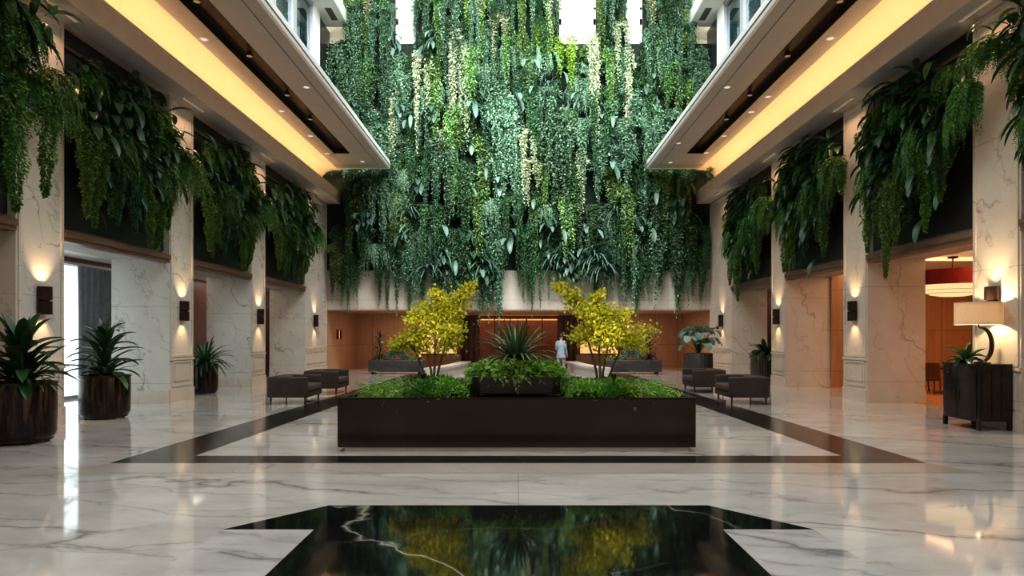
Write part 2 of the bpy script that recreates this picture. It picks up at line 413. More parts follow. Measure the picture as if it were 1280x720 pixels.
def vine_mesh(name, mat, W, L, seed, n=46, leaf=0.06, depth=0.45, step=0.045, drips=3, dome=0):
    """curtain of trailing strands: local wall at y=0, hanging along -z, bulging towards -y"""
    lf = Leaves(seed); r = lf.r
    dx = np.sort(r.uniform(-W*0.40, W*0.40, drips)); dl = r.uniform(0.55, 1.0, drips); dl[r.integers(drips)] = 1.0
    for k in range(n):
        j = r.integers(drips)
        off = r.normal(0, 0.5)
        x0 = dx[j] + off*W*0.22
        ln = L*dl[j]*max(0.22, (1-min(1,abs(off))*0.75))*r.uniform(0.75,1.05)
        m = max(6, int(ln/step))
        t = np.linspace(0, 1, m)*ln
        out = depth*r.uniform(0.35,1.0)
        y = -out*(1-np.exp(-t*4/ max(0.6,depth*2))) * (1-0.18*t/L)
        z = -t + 0.16*np.exp(-((t-0.12)/0.12)**2) + r.uniform(-0.12,0.12)
        sway = r.uniform(0.01,0.05)
        x = x0*(1 - 0.10*t/L) + sway*np.sin(t*r.uniform(2,5)+r.uniform(0,6)) + (dx[j]-x0)*0.30*(t/ln)**2
        P = np.stack([x,y,z],1) + r.normal(0,0.012,(m,3))
        sg = np.where(np.arange(m)%2==0,1,-1)[:,None]
        a = r.uniform(0, PI, m)
        D = np.stack([np.cos(a), -np.abs(np.sin(a)), np.full(m,-0.5)],1)
        D[:,0] *= sg[:,0]
        lf.quads(P, D + r.normal(0,0.25,(m,3)), leaf*r.uniform(0.7,1.25,m)*(1.1-0.35*t/ln), leaf*0.62, np.clip(r.random()*0.5+0.25 - 0.15*t/ln,0,1))
    if dome:
        m = int(dome); d = nrm(r.normal(size=(m,3))); d[:,1] = -np.abs(d[:,1]); d[:,2] = np.abs(d[:,2])*1.0 - 0.25
        P = d*np.array([W*0.36, depth*0.95, 0.62])*r.uniform(0.6,1.08,(m,1)); P[:,2] -= 0.28
        lf.quads(P, d + r.normal(0,0.4,(m,3)) + np.array([0,-0.2,-0.5]), leaf*r.uniform(0.7,1.25,m), leaf*0.62, 0.5)
    return lf.mesh(name, mat)
def cascade_mesh(name, mat, seed, cols=2, L=2.0, n=1900, leaf=0.062, W=0.7):
    """dense tapering tassels of small leaves hanging side by side"""
    lf = Leaves(seed); r = lf.r
    xs = (np.arange(cols)-(cols-1)/2)*W/max(1,cols-1)*0.8 + r.normal(0,0.05,cols) if cols > 1 else np.zeros(1)
    for j in range(cols):
        ln = L*(1.0 if j == seed % cols else r.uniform(0.55,0.85)); rw = r.uniform(0.17,0.25)
        t = r.random(n)**0.8; th = r.uniform(0,2*PI,n)
        ragged = 0.85+0.3*np.sin(t*23+th*2)
        rad = rw*(np.minimum(1,0.45+t*3.0))*(1-t**1.6)**0.75*np.sqrt(r.random(n))*ragged + 0.01
        x = xs[j]*(1-0.2*t) + rad*np.cos(th) + 0.03*np.sin(t*4+j); y = -0.30*(1-np.exp(-t*7)) - 0.05 + rad*np.sin(th)*0.8; z = 0.12 - t*ln + r.normal(0,0.02,n)
        D = np.stack([np.cos(th), np.sin(th)-0.3, np.full(n,-0.75)],1) + r.normal(0,0.3,(n,3))
        lf.quads(np.stack([x,y,z],1), D, leaf*r.uniform(0.6,1.25,n)*(1.1-0.4*t), leaf*0.5, np.clip(0.30+0.4*rad/rw,0,1).mean())
    return lf.mesh(name, mat)
def fern_hang_mesh(name, mat, R, L, seed, n=38):
    """drooping fern: fronds arch out of the wall and hang in a long cascade"""
    lf = Leaves(seed); r = lf.r
    a = r.uniform(-1.25, 1.25, n)
    D = np.stack([np.sin(a)*R*1.2, -np.cos(a)*0.8, r.uniform(0.1,0.9,n)],1)
    P = np.stack([r.normal(0,0.05,n), r.uniform(-0.15,0,n), r.uniform(-0.1,0.1,n)],1)
    lf.fronds(P, D, L*r.uniform(0.55,1.1,n), r.uniform(1.5,2.6,n), npin=34, pin=0.13, pw=0.03)
    return lf.mesh(name, mat)
def leafy_mesh(name, mat, n, L, W, seed, spread=0.5):
    """broad pointed leaves on short stalks facing out of the wall"""
    lf = Leaves(seed); r = lf.r
    a = r.uniform(-1.3,1.3,n)
    P = np.stack([r.normal(0,spread*0.55,n), -r.uniform(0.05,0.45,n), r.normal(0,spread*0.55,n)],1)
    D = np.stack([np.sin(a), -r.uniform(0.35,0.9,n), r.uniform(-0.9,0.5,n)],1)
    lf.blades(P, D, L*r.uniform(0.6,1.15,n), W*r.uniform(0.75,1.2,n), r.uniform(0.5,1.3,n), seg=6, fold=0.2)
    O = np.tile(np.array([[0,-0.02,-0.05]]),(n,1)); lf.blades(O, P-O, np.linalg.norm(P-O,axis=1)*1.04, 0.022, 0.0, seg=2, fold=0.3, base=1.0, peak=0.5, var=0.3)
    return lf.mesh(name, mat)
def bush_mesh(name, mat, R, seed, n=900, leaf=0.07, flat=0.6):
    lf = Leaves(seed); r = lf.r
    d = nrm(r.normal(size=(n,3))); d[:,1] = -np.abs(d[:,1])
    # lumpy
    rad = R*(0.6+0.4*r.random(n))*(0.8+0.25*np.sin(d[:,0]*5+seed)*np.sin(d[:,2]*4+1.3*seed))
    P = d*rad[:,None]; P[:,1] *= flat
    lf.quads(P, d + r.normal(0,0.5,(n,3)) + np.array([0,-0.2,-0.35]), leaf*r.uniform(0.6,1.3,n), leaf*0.5)
    return lf.mesh(name, mat)
def spiky_mesh(name, mat, n, L, W, seed, out=True):
    lf = Leaves(seed); r = lf.r
    a = r.uniform(-1.5,1.5,n)
    P = np.stack([r.normal(0,0.05,n), -r.uniform(0.1,0.3,n), r.normal(0,0.05,n)],1)
    D = np.stack([np.sin(a), -r.uniform(0.15,0.8,n), r.uniform(-0.3,1.0,n)],1)
    lf.blades(P, D, L*r.uniform(0.6,1.1,n), W, r.uniform(0.5,1.1,n), seg=6, fold=0.25, base=0.5)
    return lf.mesh(name, mat)
# plants standing on the ground (z up)
def rosette(lf, n, L, W, z0=0.0, elev=(0.3,1.3), bend=(0.4,0.9), rad=0.05, base=0.35, peak=0.45, seg=7, fold=0.22, var=None):
    r = lf.r
    a = np.arange(n)*2.39996 + r.uniform(0,6)
    e = np.linspace(elev[1], elev[0], n) + r.normal(0,0.08,n)
    P = np.stack([np.cos(a)*rad, np.sin(a)*rad, z0 + r.normal(0,0.02,n)],1)
    D = np.stack([np.cos(a)*np.cos(e), np.sin(a)*np.cos(e), np.sin(e)],1)
    lf.blades(P, D, L*r.uniform(0.78,1.08,n), W*r.uniform(0.85,1.1,n), np.linspace(bend[0],bend[1],n)*r.uniform(0.8,1.2,n), seg=seg, fold=fold, base=base, peak=peak, var=var)
def fern_clump_mesh(name, mat, R, seed, n=34, pin=0.055, up=(0.35,1.2)):
    lf = Leaves(seed); r = lf.r
    a = np.arange(n)*2.39996
    e = r.uniform(up[0], up[1], n)
    P = np.stack([np.cos(a)*0.03, np.sin(a)*0.03, np.zeros(n)],1)
    D = np.stack([np.cos(a)*np.cos(e), np.sin(a)*np.cos(e), np.sin(e)],1)
    lf.fronds(P, D, R*r.uniform(0.75,1.15,n), r.uniform(0.7,1.3,n), npin=20, pin=pin, pw=0.018)
    return lf.mesh(name, mat)
def ground_mesh(name, mat, rx, ry, h, seed, n=650, leaf=0.05):
    lf = Leaves(seed); r = lf.r
    u = np.sqrt(r.random(n)); a = r.uniform(0,2*PI,n)
    z = h*np.sqrt(np.maximum(0,1-u**2))*(0.75+0.3*r.random(n))
    P = np.stack([rx*u*np.cos(a), ry*u*np.sin(a), z],1)
    D = np.stack([np.cos(a)*(u+0.2), np.sin(a)*(u+0.2), r.uniform(-0.1,0.9,n)],1)
    lf.quads(P, D + r.normal(0,0.4,(n,3)), leaf*r.uniform(0.7,1.4,n), leaf*0.55)
    return lf.mesh(name, mat)

# ------------------------------------------------------------------ camera
F_PX, CX, CY, HC = 853.0, 648.0, 420.0, 1.65
cam = bpy.data.cameras.new('camera'); cam.lens = F_PX/1280*36; cam.sensor_width = 36
cam.shift_x = -(CX-640)/1280; cam.shift_y = (CY-360)/1280; cam.clip_end = 300
co = bpy.data.objects.new('camera', cam); C.objects.link(co)
co.location = (0,0,HC); co.rotation_euler = (PI/2,0,0)
bpy.context.scene.camera = co
def at(px, py, d): return Vector(((px-CX)*d/F_PX, d, HC+(CY-py)*d/F_PX))

# ------------------------------------------------------------------ the setting
Y0, YE = -6.5, 30.7            # behind the camera / face of the green wall
XP, XD = 8.62, 10.05           # pillar face, back of the pillars
ZL, ZT = 3.55, 7.6             # lintel, pillar top
struct('floor', MB().box(-16,18,Y0-0.3,39,-0.2,0), M['floor'])
# inlays of the floor
ib = structure_empty('trim_1')
b = MB()
for s in (-1,1):
    b.add([(s*4.45,9.38,0.003),(s*5.3,8.85,0.003),(s*4.75,29.5,0.003),(s*4.0,29.5,0.003)], [(0,1,2,3)])
b.build('side_band', M['black_band'], ib)
MB().add([(-5.3,8.85,0.003),(5.3,8.85,0.003),(4.45,9.38,0.003),(-4.45,9.38,0.003)], [(0,1,2,3)]).build('front_band', M['black_band'], ib)
MB().add([(-5.6,8.2,0.002),(5.6,8.2,0.002),(5.3,8.85,0.002),(-5.3,8.85,0.002)], [(0,1,2,3)]).build('beige_band', M['beige_band'], ib)
ir = structure_empty('trim_2')
star = [(-1.84,6.64),(1.84,6.64),(2.52,5.81),(1.74,5.81),(1.74,1.4),(2.52,1.4),(1.84,0.6),(-1.84,0.6),(-2.52,1.4),(-1.74,1.4),(-1.74,5.81),(-2.52,5.81)]
bm = MB(); bm.add([(x,y,0.003) for x,y in star], [(0,1,2,3,10,11),(3,4,9,10),(4,5,6,7,8,9)]); bm.build('black_star', M['black'], ir)
for s in (-1,1):
    MB().add([(s*1.74,1.4,0.003),(s*2.52,1.4,0.003),(s*2.52,5.81,0.003),(s*1.74,5.81,0.003)], [(0,1,2,3)]).build('white_field', M['floor_inset'], ir)
# marble pillars
PY = [11.7+5.15*k for k in range(-3,3)] + [27.55]
def pillar_parts(root, s, ln):
    """s: side the atrium face looks to; local origin at near corner of the face"""
    x0, x1 = (0, XD-XP) if s > 0 else (-(XD-XP), 0)
    MB().box(x0, x1, 0, ln, 0.0, ZT).build('shaft', M['stone_cool'] if s < 0 else M['stone'], root)
    f = -0.03*s; e = 0.012*s
    MB().box(min(f,0)-0.001, max(f,0), -0.0, ln, 0.0, 0.32).box(x0, x1, -0.03, 0.0, 0.0, 0.30).build('plinth', M['stone'], root)
    def frame(y0,y1,z0,z1,w,t):
        m = MB(); a, c = min(-t*s,0), max(-t*s,0)
        m.box(a,c,y0,y0+w,z0,z1); m.box(a,c,y1-w,y1,z0,z1); m.box(a,c,y0+w,y1-w,z0,z0+w); m.box(a,c,y0+w,y1-w,z1-w,z1)
        return m
    frame(0.05,ln-0.05,1.12,ZT-0.1,0.06,0.022).build('upper_moulding', M['stone'], root)
    frame(0.12,ln-0.12,0.38,1.02,0.05,0.022).build('base_moulding', M['stone'], root)
    a, c = min(-0.02*s,0), max(-0.02*s,0)
    MB().box(a,c,0.24,ln-0.24,0.5,0.9).build('base_panel', M['stone'], root)
    MB().box(a*1.6,c*1.6,0,ln,1.04,1.10).build('string_course', M['stone'], root)
for s in (-1,1):
    for i, y in enumerate(PY):
        ln = 1.25 if i < len(PY)-1 else YE-y
        r = structure_empty('pillar', (s*XP, y, 0)); pillar_parts(r, s, ln)
# zones between the pillars: wall above the lintel, lintel soffit
BAYS = [(PY[i]+1.25, PY[i+1]) for i in range(len(PY)-1)]
for s, nm in ((-1,'left'),(1,'right')):
    b = MB()
    for y0, y1 in BAYS: b.box(*sorted((s*8.82, s*XD)), y0, y1, ZL, ZT)
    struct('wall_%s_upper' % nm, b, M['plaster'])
    # beam under the cove, cove, slab
    b = MB(); b.box(*sorted((s*8.0, s*9.6)), Y0, YE, ZT, 8.06)
    struct('trim_beam_%s' % nm, b, M['fascia'])
    MB().box(*sorted((s*8.02, s*8.60)), Y0, YE, ZT-0.012, ZT).build('soffit_board', M['plaster'], bpy.data.objects['trim_beam_%s' % nm])
    b = MB(); b.sheet_y([(s*8.14,8.07),(s*8.80,8.09),(s*8.86,8.5),(s*8.80,8.85),(s*8.62,9.02),(s*8.35,9.10),(s*7.88,9.10)], Y0, YE)
    struct('trim_cove_%s' % nm, b, M['cove'])
    b = MB(); b.box(*sorted((s*7.98, s*8.03)), Y0, YE, 8.06, 8.12)
    struct('trim_cove_lip_%s' % nm, b, M['fascia'])
    yS = 29.6
    sl = structure_empty('ceiling_%s' % nm)
    b = MB()
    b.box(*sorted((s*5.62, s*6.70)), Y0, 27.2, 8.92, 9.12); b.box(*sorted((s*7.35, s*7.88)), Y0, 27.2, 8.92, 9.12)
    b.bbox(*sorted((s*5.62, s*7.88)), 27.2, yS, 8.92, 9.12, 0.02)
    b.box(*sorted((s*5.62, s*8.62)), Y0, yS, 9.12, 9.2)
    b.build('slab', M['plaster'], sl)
    MB().bbox(*sorted((s*5.56, s*5.66)), Y0, yS+0.04, 8.90, 9.24, 0.03, 2).bbox(*sorted((s*5.56, s*7.9)), yS-0.04, yS+0.06, 8.90, 9.24, 0.03, 2).build('edge_fascia', M['plaster_white'], sl)
    MB().box(*sorted((s*5.54, s*5.56)), Y0, yS-0.02, 9.02, 9.04).build('edge_reveal', M['groove'], sl)
    MB().box(*sorted((s*6.70, s*7.35)), Y0, 27.2, 9.10, 9.119).box(*sorted((s*6.70, s*6.715)), Y0, 27.2, 8.921, 9.10).box(*sorted((s*7.335, s*7.35)), Y0, 27.2, 8.921, 9.10).box(*sorted((s*6.70,s*7.35)),27.18,27.2,8.921,9.1).build('light_slot', M['darkslot'], sl)
    MB().box(*sorted((s*5.97, s*5.99)), Y0, 29.0, 8.914, 8.921).box(*sorted((s*5.97, s*7.86)), 29.0, 29.03, 8.914, 8.921).build('groove', M['groove'], sl)
    # upper storey
    up = MB(); 
    for y0, y1 in ((28.1,28.95),(20.6,21.4),(13.0,13.9),(Y0,-5.5),(4.0,5.0)): up.box(*sorted((s*8.42, s*9.0)), y0, y1, 9.2, 15.4)
    up.box(*sorted((s*8.45, s*9.0)), Y0, 28.1, 9.2, 9.35)
    struct('wall_%s_gallery' % nm, up, M['plaster_white'])
    struct('trim_panel_%s' % nm, MB().box(*sorted((s*8.55, s*9.0)), 28.95, 31.4, 9.2, 15.4), M['panel'])
    struct('ceiling_%s_gallery' % nm, MB().bbox(*sorted((s*7.55, s*12)), Y0, 30.4, 15.4, 16.0, 0.05), M['plaster_white'])
    struct('trim_vent_%s' % nm, MB().box(*sorted((s*7.85, s*8.12)), 28.6, 29.7, 15.385, 15.4), M['groove'])
    for k, (y0, y1) in enumerate(((21.4,28.1),(13.9,20.6),(5.0,13.0))):
        w = structure_empty('window_gallery_%s_%d' % (nm, k+1))
        fr = MB(); n = 3
        for j in range(n+1):
            yy = y0 + (y1-y0)*j/n; wd = 0.40 if 0 < j < n else 0.16
            fr.box(*sorted((s*8.46, s*8.6)), max(y0,yy-wd/2), min(y1,yy+wd/2), 9.35, 15.4)
        fr.box(*sorted((s*8.46, s*8.6)), y0, y1, 9.35, 9.5); fr.box(*sorted((s*8.46, s*8.6)), y0, y1, 15.2, 15.4)
        fr.build('window_frame', M['frame'], w)
        MB().box(*sorted((s*8.56, s*8.575)), y0, y1, 9.4, 15.3).build('pane', M['glass_dark'], w)
    struct('wall_%s_gallery_back' % nm, MB().box(*sorted((s*11.5, s*11.7)), Y0, 31, 9.2, 15.4), M['plaster'])
    struct('floor_gallery_%s' % nm, MB().box(*sorted((s*8.63, s*11.7)), Y0, 31, 9.12, 9.19), M['plaster'])
    # side aisle
    struct('ceiling_aisle_%s' % nm, MB().box(*sorted((s*XD, s*(12.0 if s < 0 else 16))), 8, 34.5, 3.72, 3.95), M['plaster_white'])

# left aisle: tall window with curtain in the second bay, timber beyond
XO = 11.75
struct('wall_left', MB().box(-XO-0.15,-XO,19.9,34.5,0,3.75).box(-XO-0.15,-XO,Y0,12.6,0,3.75).box(-XO-0.15,-XO,12.6,19.9,3.6,3.75), M['redwood'])
w = structure_empty('window_1')
fr = MB(); fr.box(-XO-0.10,-XO,12.6,19.9,0,0.08); fr.box(-XO-0.10,-XO,12.6,19.9,3.5,3.6)
for y in (12.6,15.05,19.8): fr.box(-XO-0.10,-XO,y,y+0.08,0.08,3.5)
fr.build('window_frame', M['frame'], w)
MB().box(-XO-0.06,-XO-0.045,12.7,19.8,0.08,3.5).build('pane', M['glass_clear'], w)
struct('wall_aisle_left', MB().box(-XO,-9.0,8.3,8.5,0,3.75).box(-XO,-XD,34.3,34.5,0,3.75), M['redwood'])
# first left bay is closed by a timber panel
struct('wall_left_panel', MB().box(-9.0,-8.9,7.8,11.7,0,ZL), M['wood'])
struct('wall_right_panel', MB().box(8.9,9.0,7.8,11.7,0,ZL), M['wood'])
b = MB()
for s in (-1,1):
    for y0, y1 in BAYS[:2]: b.box(*sorted((s*8.95, s*9.05)), y0, min(y1,7.8), 0, ZL)
struct('wall_front_panels', b, M['wood'])
# right aisle: dining room behind the second bay, red timber further on
struct('wall_right', MB().box(XO,XO+0.15,22.4,34.5,0,3.75).box(XD,XO+0.1,34.3,34.5,0,3.75), M['redwood'])
struct('wall_dining_back', MB().box(XD,17,21.9,22.1,0,3.75).box(15.6,15.8,9,22,0,3.75).box(9.2,16,9.0,9.2,0,3.75), M['dinwood'])
struct('wall_aisle_pilaster', MB().box(XD,10.98,22.3,22.9,0,3.75).box(XD,11.02,22.26,22.9,0,0.32), M['stone'])
struct('floor_dining', MB().box(9.75,15.7,12.9,22.0,0.0,0.006), M['floorwood'])
struct('trim_dining_cove', MB().box(10.4,15.2,17.9,18.25,3.66,3.70), M['led'])
# end wall, green wall backing, clerestory
NX = 8.62
e = MB()
e.box(-NX,NX,YE,YE+0.6,2.85,4.6)
struct('wall_back', e, M['backstone'])
MB().box(-NX,NX,YE-0.05,YE,2.85,3.24).build('lintel_band', M['backstone'], bpy.data.objects['wall_back'])
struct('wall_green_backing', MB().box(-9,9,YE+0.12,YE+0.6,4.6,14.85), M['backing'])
WX = [(-5.55,-4.65),(1.85,3.5),(4.85,5.6)]
b = MB(); xs = [-9]+[v for w_ in WX for v in w_]+[9]
for k in range(0,len(xs),2): b.box(xs[k],xs[k+1],YE+0.2,YE+0.6,14.85,19.5)
for x0, x1 in WX: b.box(x0,x1,YE+0.2,YE+0.6,18.8,19.5)
struct('wall_back_top', b, M['cream'])
b = MB()
for k in range(0,len(xs),2): b.box(max(-7.4,xs[k]),min(7.4,xs[k+1]),YE+0.14,YE+0.2,14.85,19.5)
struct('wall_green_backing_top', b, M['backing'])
for q, (x0, x1) in enumerate(WX):
    w = structure_empty('window_%d' % (q+2))
    fr = MB()
    for x in (x0,x1-0.1): fr.box(x,x+0.1,YE+0.25,YE+0.45,14.85,18.8)
    for z, h in ((14.85,0.12),(15.75,0.28),(16.45,0.10),(17.6,0.16),(18.65,0.15)): fr.box(x0,x1,YE+0.25,YE+0.45,z,z+h)
    fr.build('window_frame', M['frame_white'], w)
    MB().add([(x0+0.05,YE+0.34,14.9),(x1-0.05,YE+0.34,14.9),(x1-0.05,YE+0.34,18.7),(x0+0.05,YE+0.34,18.7)],[(0,1,2,3)]).build('pane', M['glass_clear'], w)
# front wall behind the camera
struct('wall_front', MB().box(-12,12,Y0-0.2,Y0,0,16), M['stone'])
# niche under the green wall
YN = 36.0
struct('ceiling_niche', MB().box(-NX,NX,YE-0.04,YN+3.2,2.80,2.86).box(-XD,XD,YE+0.61,YN+3.2,2.86,3.2), M['wood'])
n = MB(); n.box(-NX-0.2,-NX,YE,YN+0.2,0,2.8); n.box(NX,NX+0.2,YE,YN+0.2,0,2.8)
struct('wall_niche_sides', n, M['wood'])
DX = 2.9
struct('wall_niche_back', MB().box(-NX,-5.3,YN,YN+0.2,0,2.8).box(5.3,NX,YN,YN+0.2,0,2.8), M['wood'])
struct('trim_niche_portal', MB().box(-5.3,-3.2,YN,YN+0.2,2.45,2.8).box(3.2,5.3,YN,YN+0.2,2.45,2.8).box(-5.3,-3.2,YN,YN+0.2,0,0.5).box(3.2,5.3,YN,YN+0.2,0,0.5), M['copper'])
# portal room
struct('wall_portal', MB().box(-3.3,-3.2,YN,YN+3,0,2.8).box(3.2,3.3,YN,YN+3,0,2.8).box(-3.3,3.3,YN+3,YN+3.1,0,2.8), M['copper'])
d = structure_empty('door_1', (0,YN+0.15,0))
fr = MB()
for x in (-2.1,-1.28,-0.46,0.42,1.24,2.06): fr.box(x,x+0.05,0,0.07,0,2.62)
fr.box(-2.1,2.1,0,0.07,2.55,2.70); fr.box(-2.1,2.1,0,0.07,0,0.06)
fr.build('door_frame', M['fin'], d)
MB().box(-2.1,2.1,0.025,0.04,0.06,2.55).build('pane', M['glass_door'], d)
MB().tube([(-0.10,-0.05,0.9),(-0.10,-0.05,1.6)],0.018,8).tube([(0.08,-0.05,0.9),(0.08,-0.05,1.6)],0.018,8).build('door_handle', M['brass'], d)
for s in (-1,1):
    f = structure_empty('trim_fins_left' if s < 0 else 'trim_fins_right', (s*2.6, YN-0.25, 0))
    for k in range(4):
        MB().box(-0.45+k*0.27,-0.45+k*0.27+0.10,0,0.4,0,2.75).build('fin', M['fin'], f)
    MB().box(-0.5,0.52,0.41,0.44,0,2.75).build('fin_back', M['copper'], f)
struct('trim_portal_light', MB().box(-3.0,3.0,YN+2.85,YN+2.98,2.55,2.62), M['led'])

# glowing gold screens either side of the portal
for s in (-1,1):
    t = thing('gold_screen', 'glowing golden lattice screen in a copper frame, %s of the portal' % ('left' if s < 0 else 'right'), 'screen', (s*4.25,YN-0.02,0.5), 0, 'golden screens beside the portal')
    MB().box(-1.02,1.02,0,0.03,0.04,1.92).build('screen_panel', M['goldpanel'], t)
    m = MB()
    for x in (-1.05,-0.03,0.99): m.box(x,x+0.06,-0.03,0.05,0,1.96)
    m.box(-0.99,0.99,-0.03,0.05,0,0.05); m.box(-0.99,0.99,-0.03,0.05,1.91,1.96)
    m.build('screen_frame', M['brass'], t)
    c = thing('low_counter', 'low red-brown timber counter in front of the golden screen on the %s' % ('left' if s < 0 else 'right'), 'counter', (s*3.9,34.6,0), 0, 'timber counters by the portal')
    MB().bbox(-1.0,1.0,-0.3,0.3,0.04,0.72,0.02).build('counter_body', M['copper'], c)
    MB().bbox(-1.05,1.05,-0.34,0.34,0.72,0.77,0.015).build('counter_top', M['fin'], c)
    MB().box(-0.95,0.95,-0.26,0.26,0,0.04).build('plinth', M['fin'], c)
    # curved white bench
    bn = thing('curved_bench', 'low white curved stone bench in front of the portal, behind the %s yellow tree' % ('left' if s < 0 else 'right'), 'bench', (0,0,0), 0, 'white benches before the portal')
    m = MB(); m2 = MB(); rows = 14; pr = []
    for i in range(rows+1):
        u = i/rows; yy = 33.0 - 7.2*u; xx = s*(2.55 + 0.75*u**2); pr.append((xx,yy))
    poly = [(x-s*0.28,y) for x,y in pr] + [(x+s*0.28,y) for x,y in reversed(pr)]
    m.prism(poly, 0.36, 0.44); m.build('seat_slab', M['bench'], bn)
    m2.prism([(x-s*0.2,y) for x,y in pr] + [(x+s*0.2,y) for x,y in reversed(pr)], 0.0, 0.36); m2.build('bench_base', M['bench'], bn)

# plaques on the niche side wall
t = thing('wall_light', 'pair of small dark metal wall light plates on the timber wall under the green wall', 'wall light', (-NX,32.75,1.72))
MB().bbox(0,0.05,-0.42,-0.1,-0.22,0.22,0.012).build('plate', M['bronze'], t)
MB().bbox(0,0.05,0.06,0.38,-0.22,0.22,0.012).build('plate', M['bronze'], t)
MB().box(0.0,0.02,-0.09,0.05,-0.2,0.2).build('light_strip', M['led'], t)

# ------------------------------------------------------------------ lights
def area(loc, rot, sx, sy, power, col, spread=None):
    l = bpy.data.lights.new('area_light','AREA'); l.shape = 'RECTANGLE'; l.size = sx; l.size_y = sy
    l.energy = power; l.color = col
    if spread: l.spread = spread
    o = bpy.data.objects.new('area_light', l); C.objects.link(o); o.location = loc; o.rotation_euler = rot
    o['kind'] = 'helper'
    return o
def spot(loc, rot, power, col, size, blend=0.6, rad=0.03):
    l = bpy.data.lights.new('spot_light','SPOT'); l.energy = power; l.color = col; l.spot_size = size; l.spot_blend = blend; l.shadow_soft_size = rad
    o = bpy.data.objects.new('spot_light', l); C.objects.link(o); o.location = loc; o.rotation_euler = rot; return o
def point(loc, power, col, rad=0.1):
    l = bpy.data.lights.new('point_light','POINT'); l.energy = power; l.color = col; l.shadow_soft_size = rad
    o = bpy.data.objects.new('point_light', l); C.objects.link(o); o.location = loc; return o
def portal(loc, rot, sx, sy):
    o = area(loc, rot, sx, sy, 1, (1,1,1)); o.data.cycles.is_portal = True; return o
COVE_W = 46
for s in (-1,1):
    # hidden lamp strip lying in the cove behind the lip, shining up and outwards
    for k in range(4):
        L = (YE-Y0)/4
        area((s*8.10, Y0+L*(k+0.5), 8.15), (0, -s*math.radians(125), 0), 0.10, L, COVE_W, (1.0,0.65,0.36))
# niche: warm ceiling panels
for x in (-6.3,-4.6,4.6,6.3):
    area((x,33.6,2.78), (0,0,0), 1.2, 2.6, 24, (1.0,0.66,0.42))
area((0,34.0,2.78), (0,0,0), 3.5, 2.0, 16, (1.0,0.56,0.32))
area((0,YN+1.7,2.74), (0,0,0), 5.6, 1.6, 75, (1.0,0.54,0.27))
# daylight falling through the skylight on to the green wall
area((0,19.5,17.5), (math.radians(60),0,0), 13.0, 5.0, 2500, (0.95,0.99,1.0), math.radians(100))
# dining room and right aisle
area((12.6,16.5,3.6), (0,0,0), 4.0, 5.0, 190, (1.0,0.58,0.30))
for y in (21.0,25.5): area((10.9,y,3.68), (0,0,0), 1.2, 2.0, 20, (1.0,0.66,0.42))
for y in (21.5,26.3): area((-10.9,y,3.68), (0,0,0), 1.2, 2.0, 16, (1.0,0.86,0.70))
# world and its portals
w = bpy.data.worlds.new('sky'); bpy.context.scene.world = w; w.use_nodes = True
wn = w.node_tree; wn.nodes['Background'].inputs[0].default_value = (0.90,0.97,1.0,1); wn.nodes['Background'].inputs[1].default_value = 2.4
portal((0,12,16.2), (0,0,0), 15.0, 37)
portal((-12.0,16.2,1.8), (0,-PI/2,0), 3.6, 7.2)

# ------------------------------------------------------------------ ceiling fixtures
dl = None
dpos = {-1: [(255,49),(383,109),(352,139),(388,170),(409,192),(453,202)], 1: [(1038,48),(909,109),(960,121),(939,140),(905,170),(883,191),(848,179),(838,203)]}
for s in (-1,1):
    for k, (px, py) in enumerate(dpos[s]):
        dd = (8.92-HC)*F_PX/(CY-py); x = (px-CX)*dd/F_PX
        lab = 'small round recessed downlight in the %s balcony soffit, number %s counting towards the green wall' % ('left' if s < 0 else 'right', ('one','two','three','four','five','six','seven','eight')[k])
        if dl is None:
            dl = thing('downlight', lab, 'ceiling light', (x,dd,8.92), 0, 'recessed downlights in the left balcony soffit')
            MB().lathe([(0.075,-0.004),(0.10,-0.012),(0.11,0.0)],24,cap0=False,cap1=False).build('trim_ring', M['plaster_white'], dl)
            MB().lathe([(0.0,-0.006),(0.076,-0.006),(0.076,0.0)],24,cap0=False,cap1=False).build('lens', M['downlens'], dl)
        else: copy_thing(dl, (x,dd,8.92), 0, lab, 'recessed downlights in the %s balcony soffit' % ('left' if s < 0 else 'right'))
sp = None
for s in (-1,1):
    for k, dd in enumerate((14.9,17.8,20.7,23.0)):
        lab = 'small bronze spotlight inside the dark slot of the %s balcony, %s from the front' % ('left' if s < 0 else 'right', ('first','second','third','fourth')[k])
        if sp is None:
            sp = thing('slot_spotlight', lab, 'spotlight', (s*7.02,dd,9.10), 0, 'spotlights in the left ceiling slot')
            MB().lathe([(0.03,0),(0.03,-0.04),(0.075,-0.05),(0.085,-0.15)],20).build('housing', M['brass'], sp)
            MB().lathe([(0.0,-0.156),(0.07,-0.154),(0.07,-0.151)],20,cap0=False,cap1=False).build('lens', M['spotlens'], sp)
        else: copy_thing(sp, (s*7.02,dd,9.10), 0, lab, 'spotlights in the %s ceiling slot' % ('left' if s < 0 else 'right'))

ll = None
for s in (-1,1):
    for k, y in enumerate(PY[3:]):
        lab = 'slim linear light in the beam soffit above the %s pillar along the %s side' % (('first','second','third')[k] if k < 3 else 'last', 'left' if s < 0 else 'right')
        loc = (s*8.32, y+0.62, ZT-0.013); grp = 'linear lights above the %s pillars' % ('left' if s < 0 else 'right')
        if ll is None:
            ll = thing('linear_light', lab, 'ceiling light', loc, 0, grp)
            MB().bbox(-0.035,0.035,-0.55,0.55,-0.03,0.0,0.008).build('housing', M['plaster_white'], ll)
            MB().box(-0.022,0.022,-0.53,0.53,-0.033,-0.0305).build('lens', M['spotlens'], ll)
        else: copy_thing(ll, loc, 0, lab, grp)
        area((s*8.32, y+0.62, ZT-0.05), (0, s*math.radians(12), 0), 0.05, 1.0, 15, (1.0,0.56,0.34), math.radians(120))
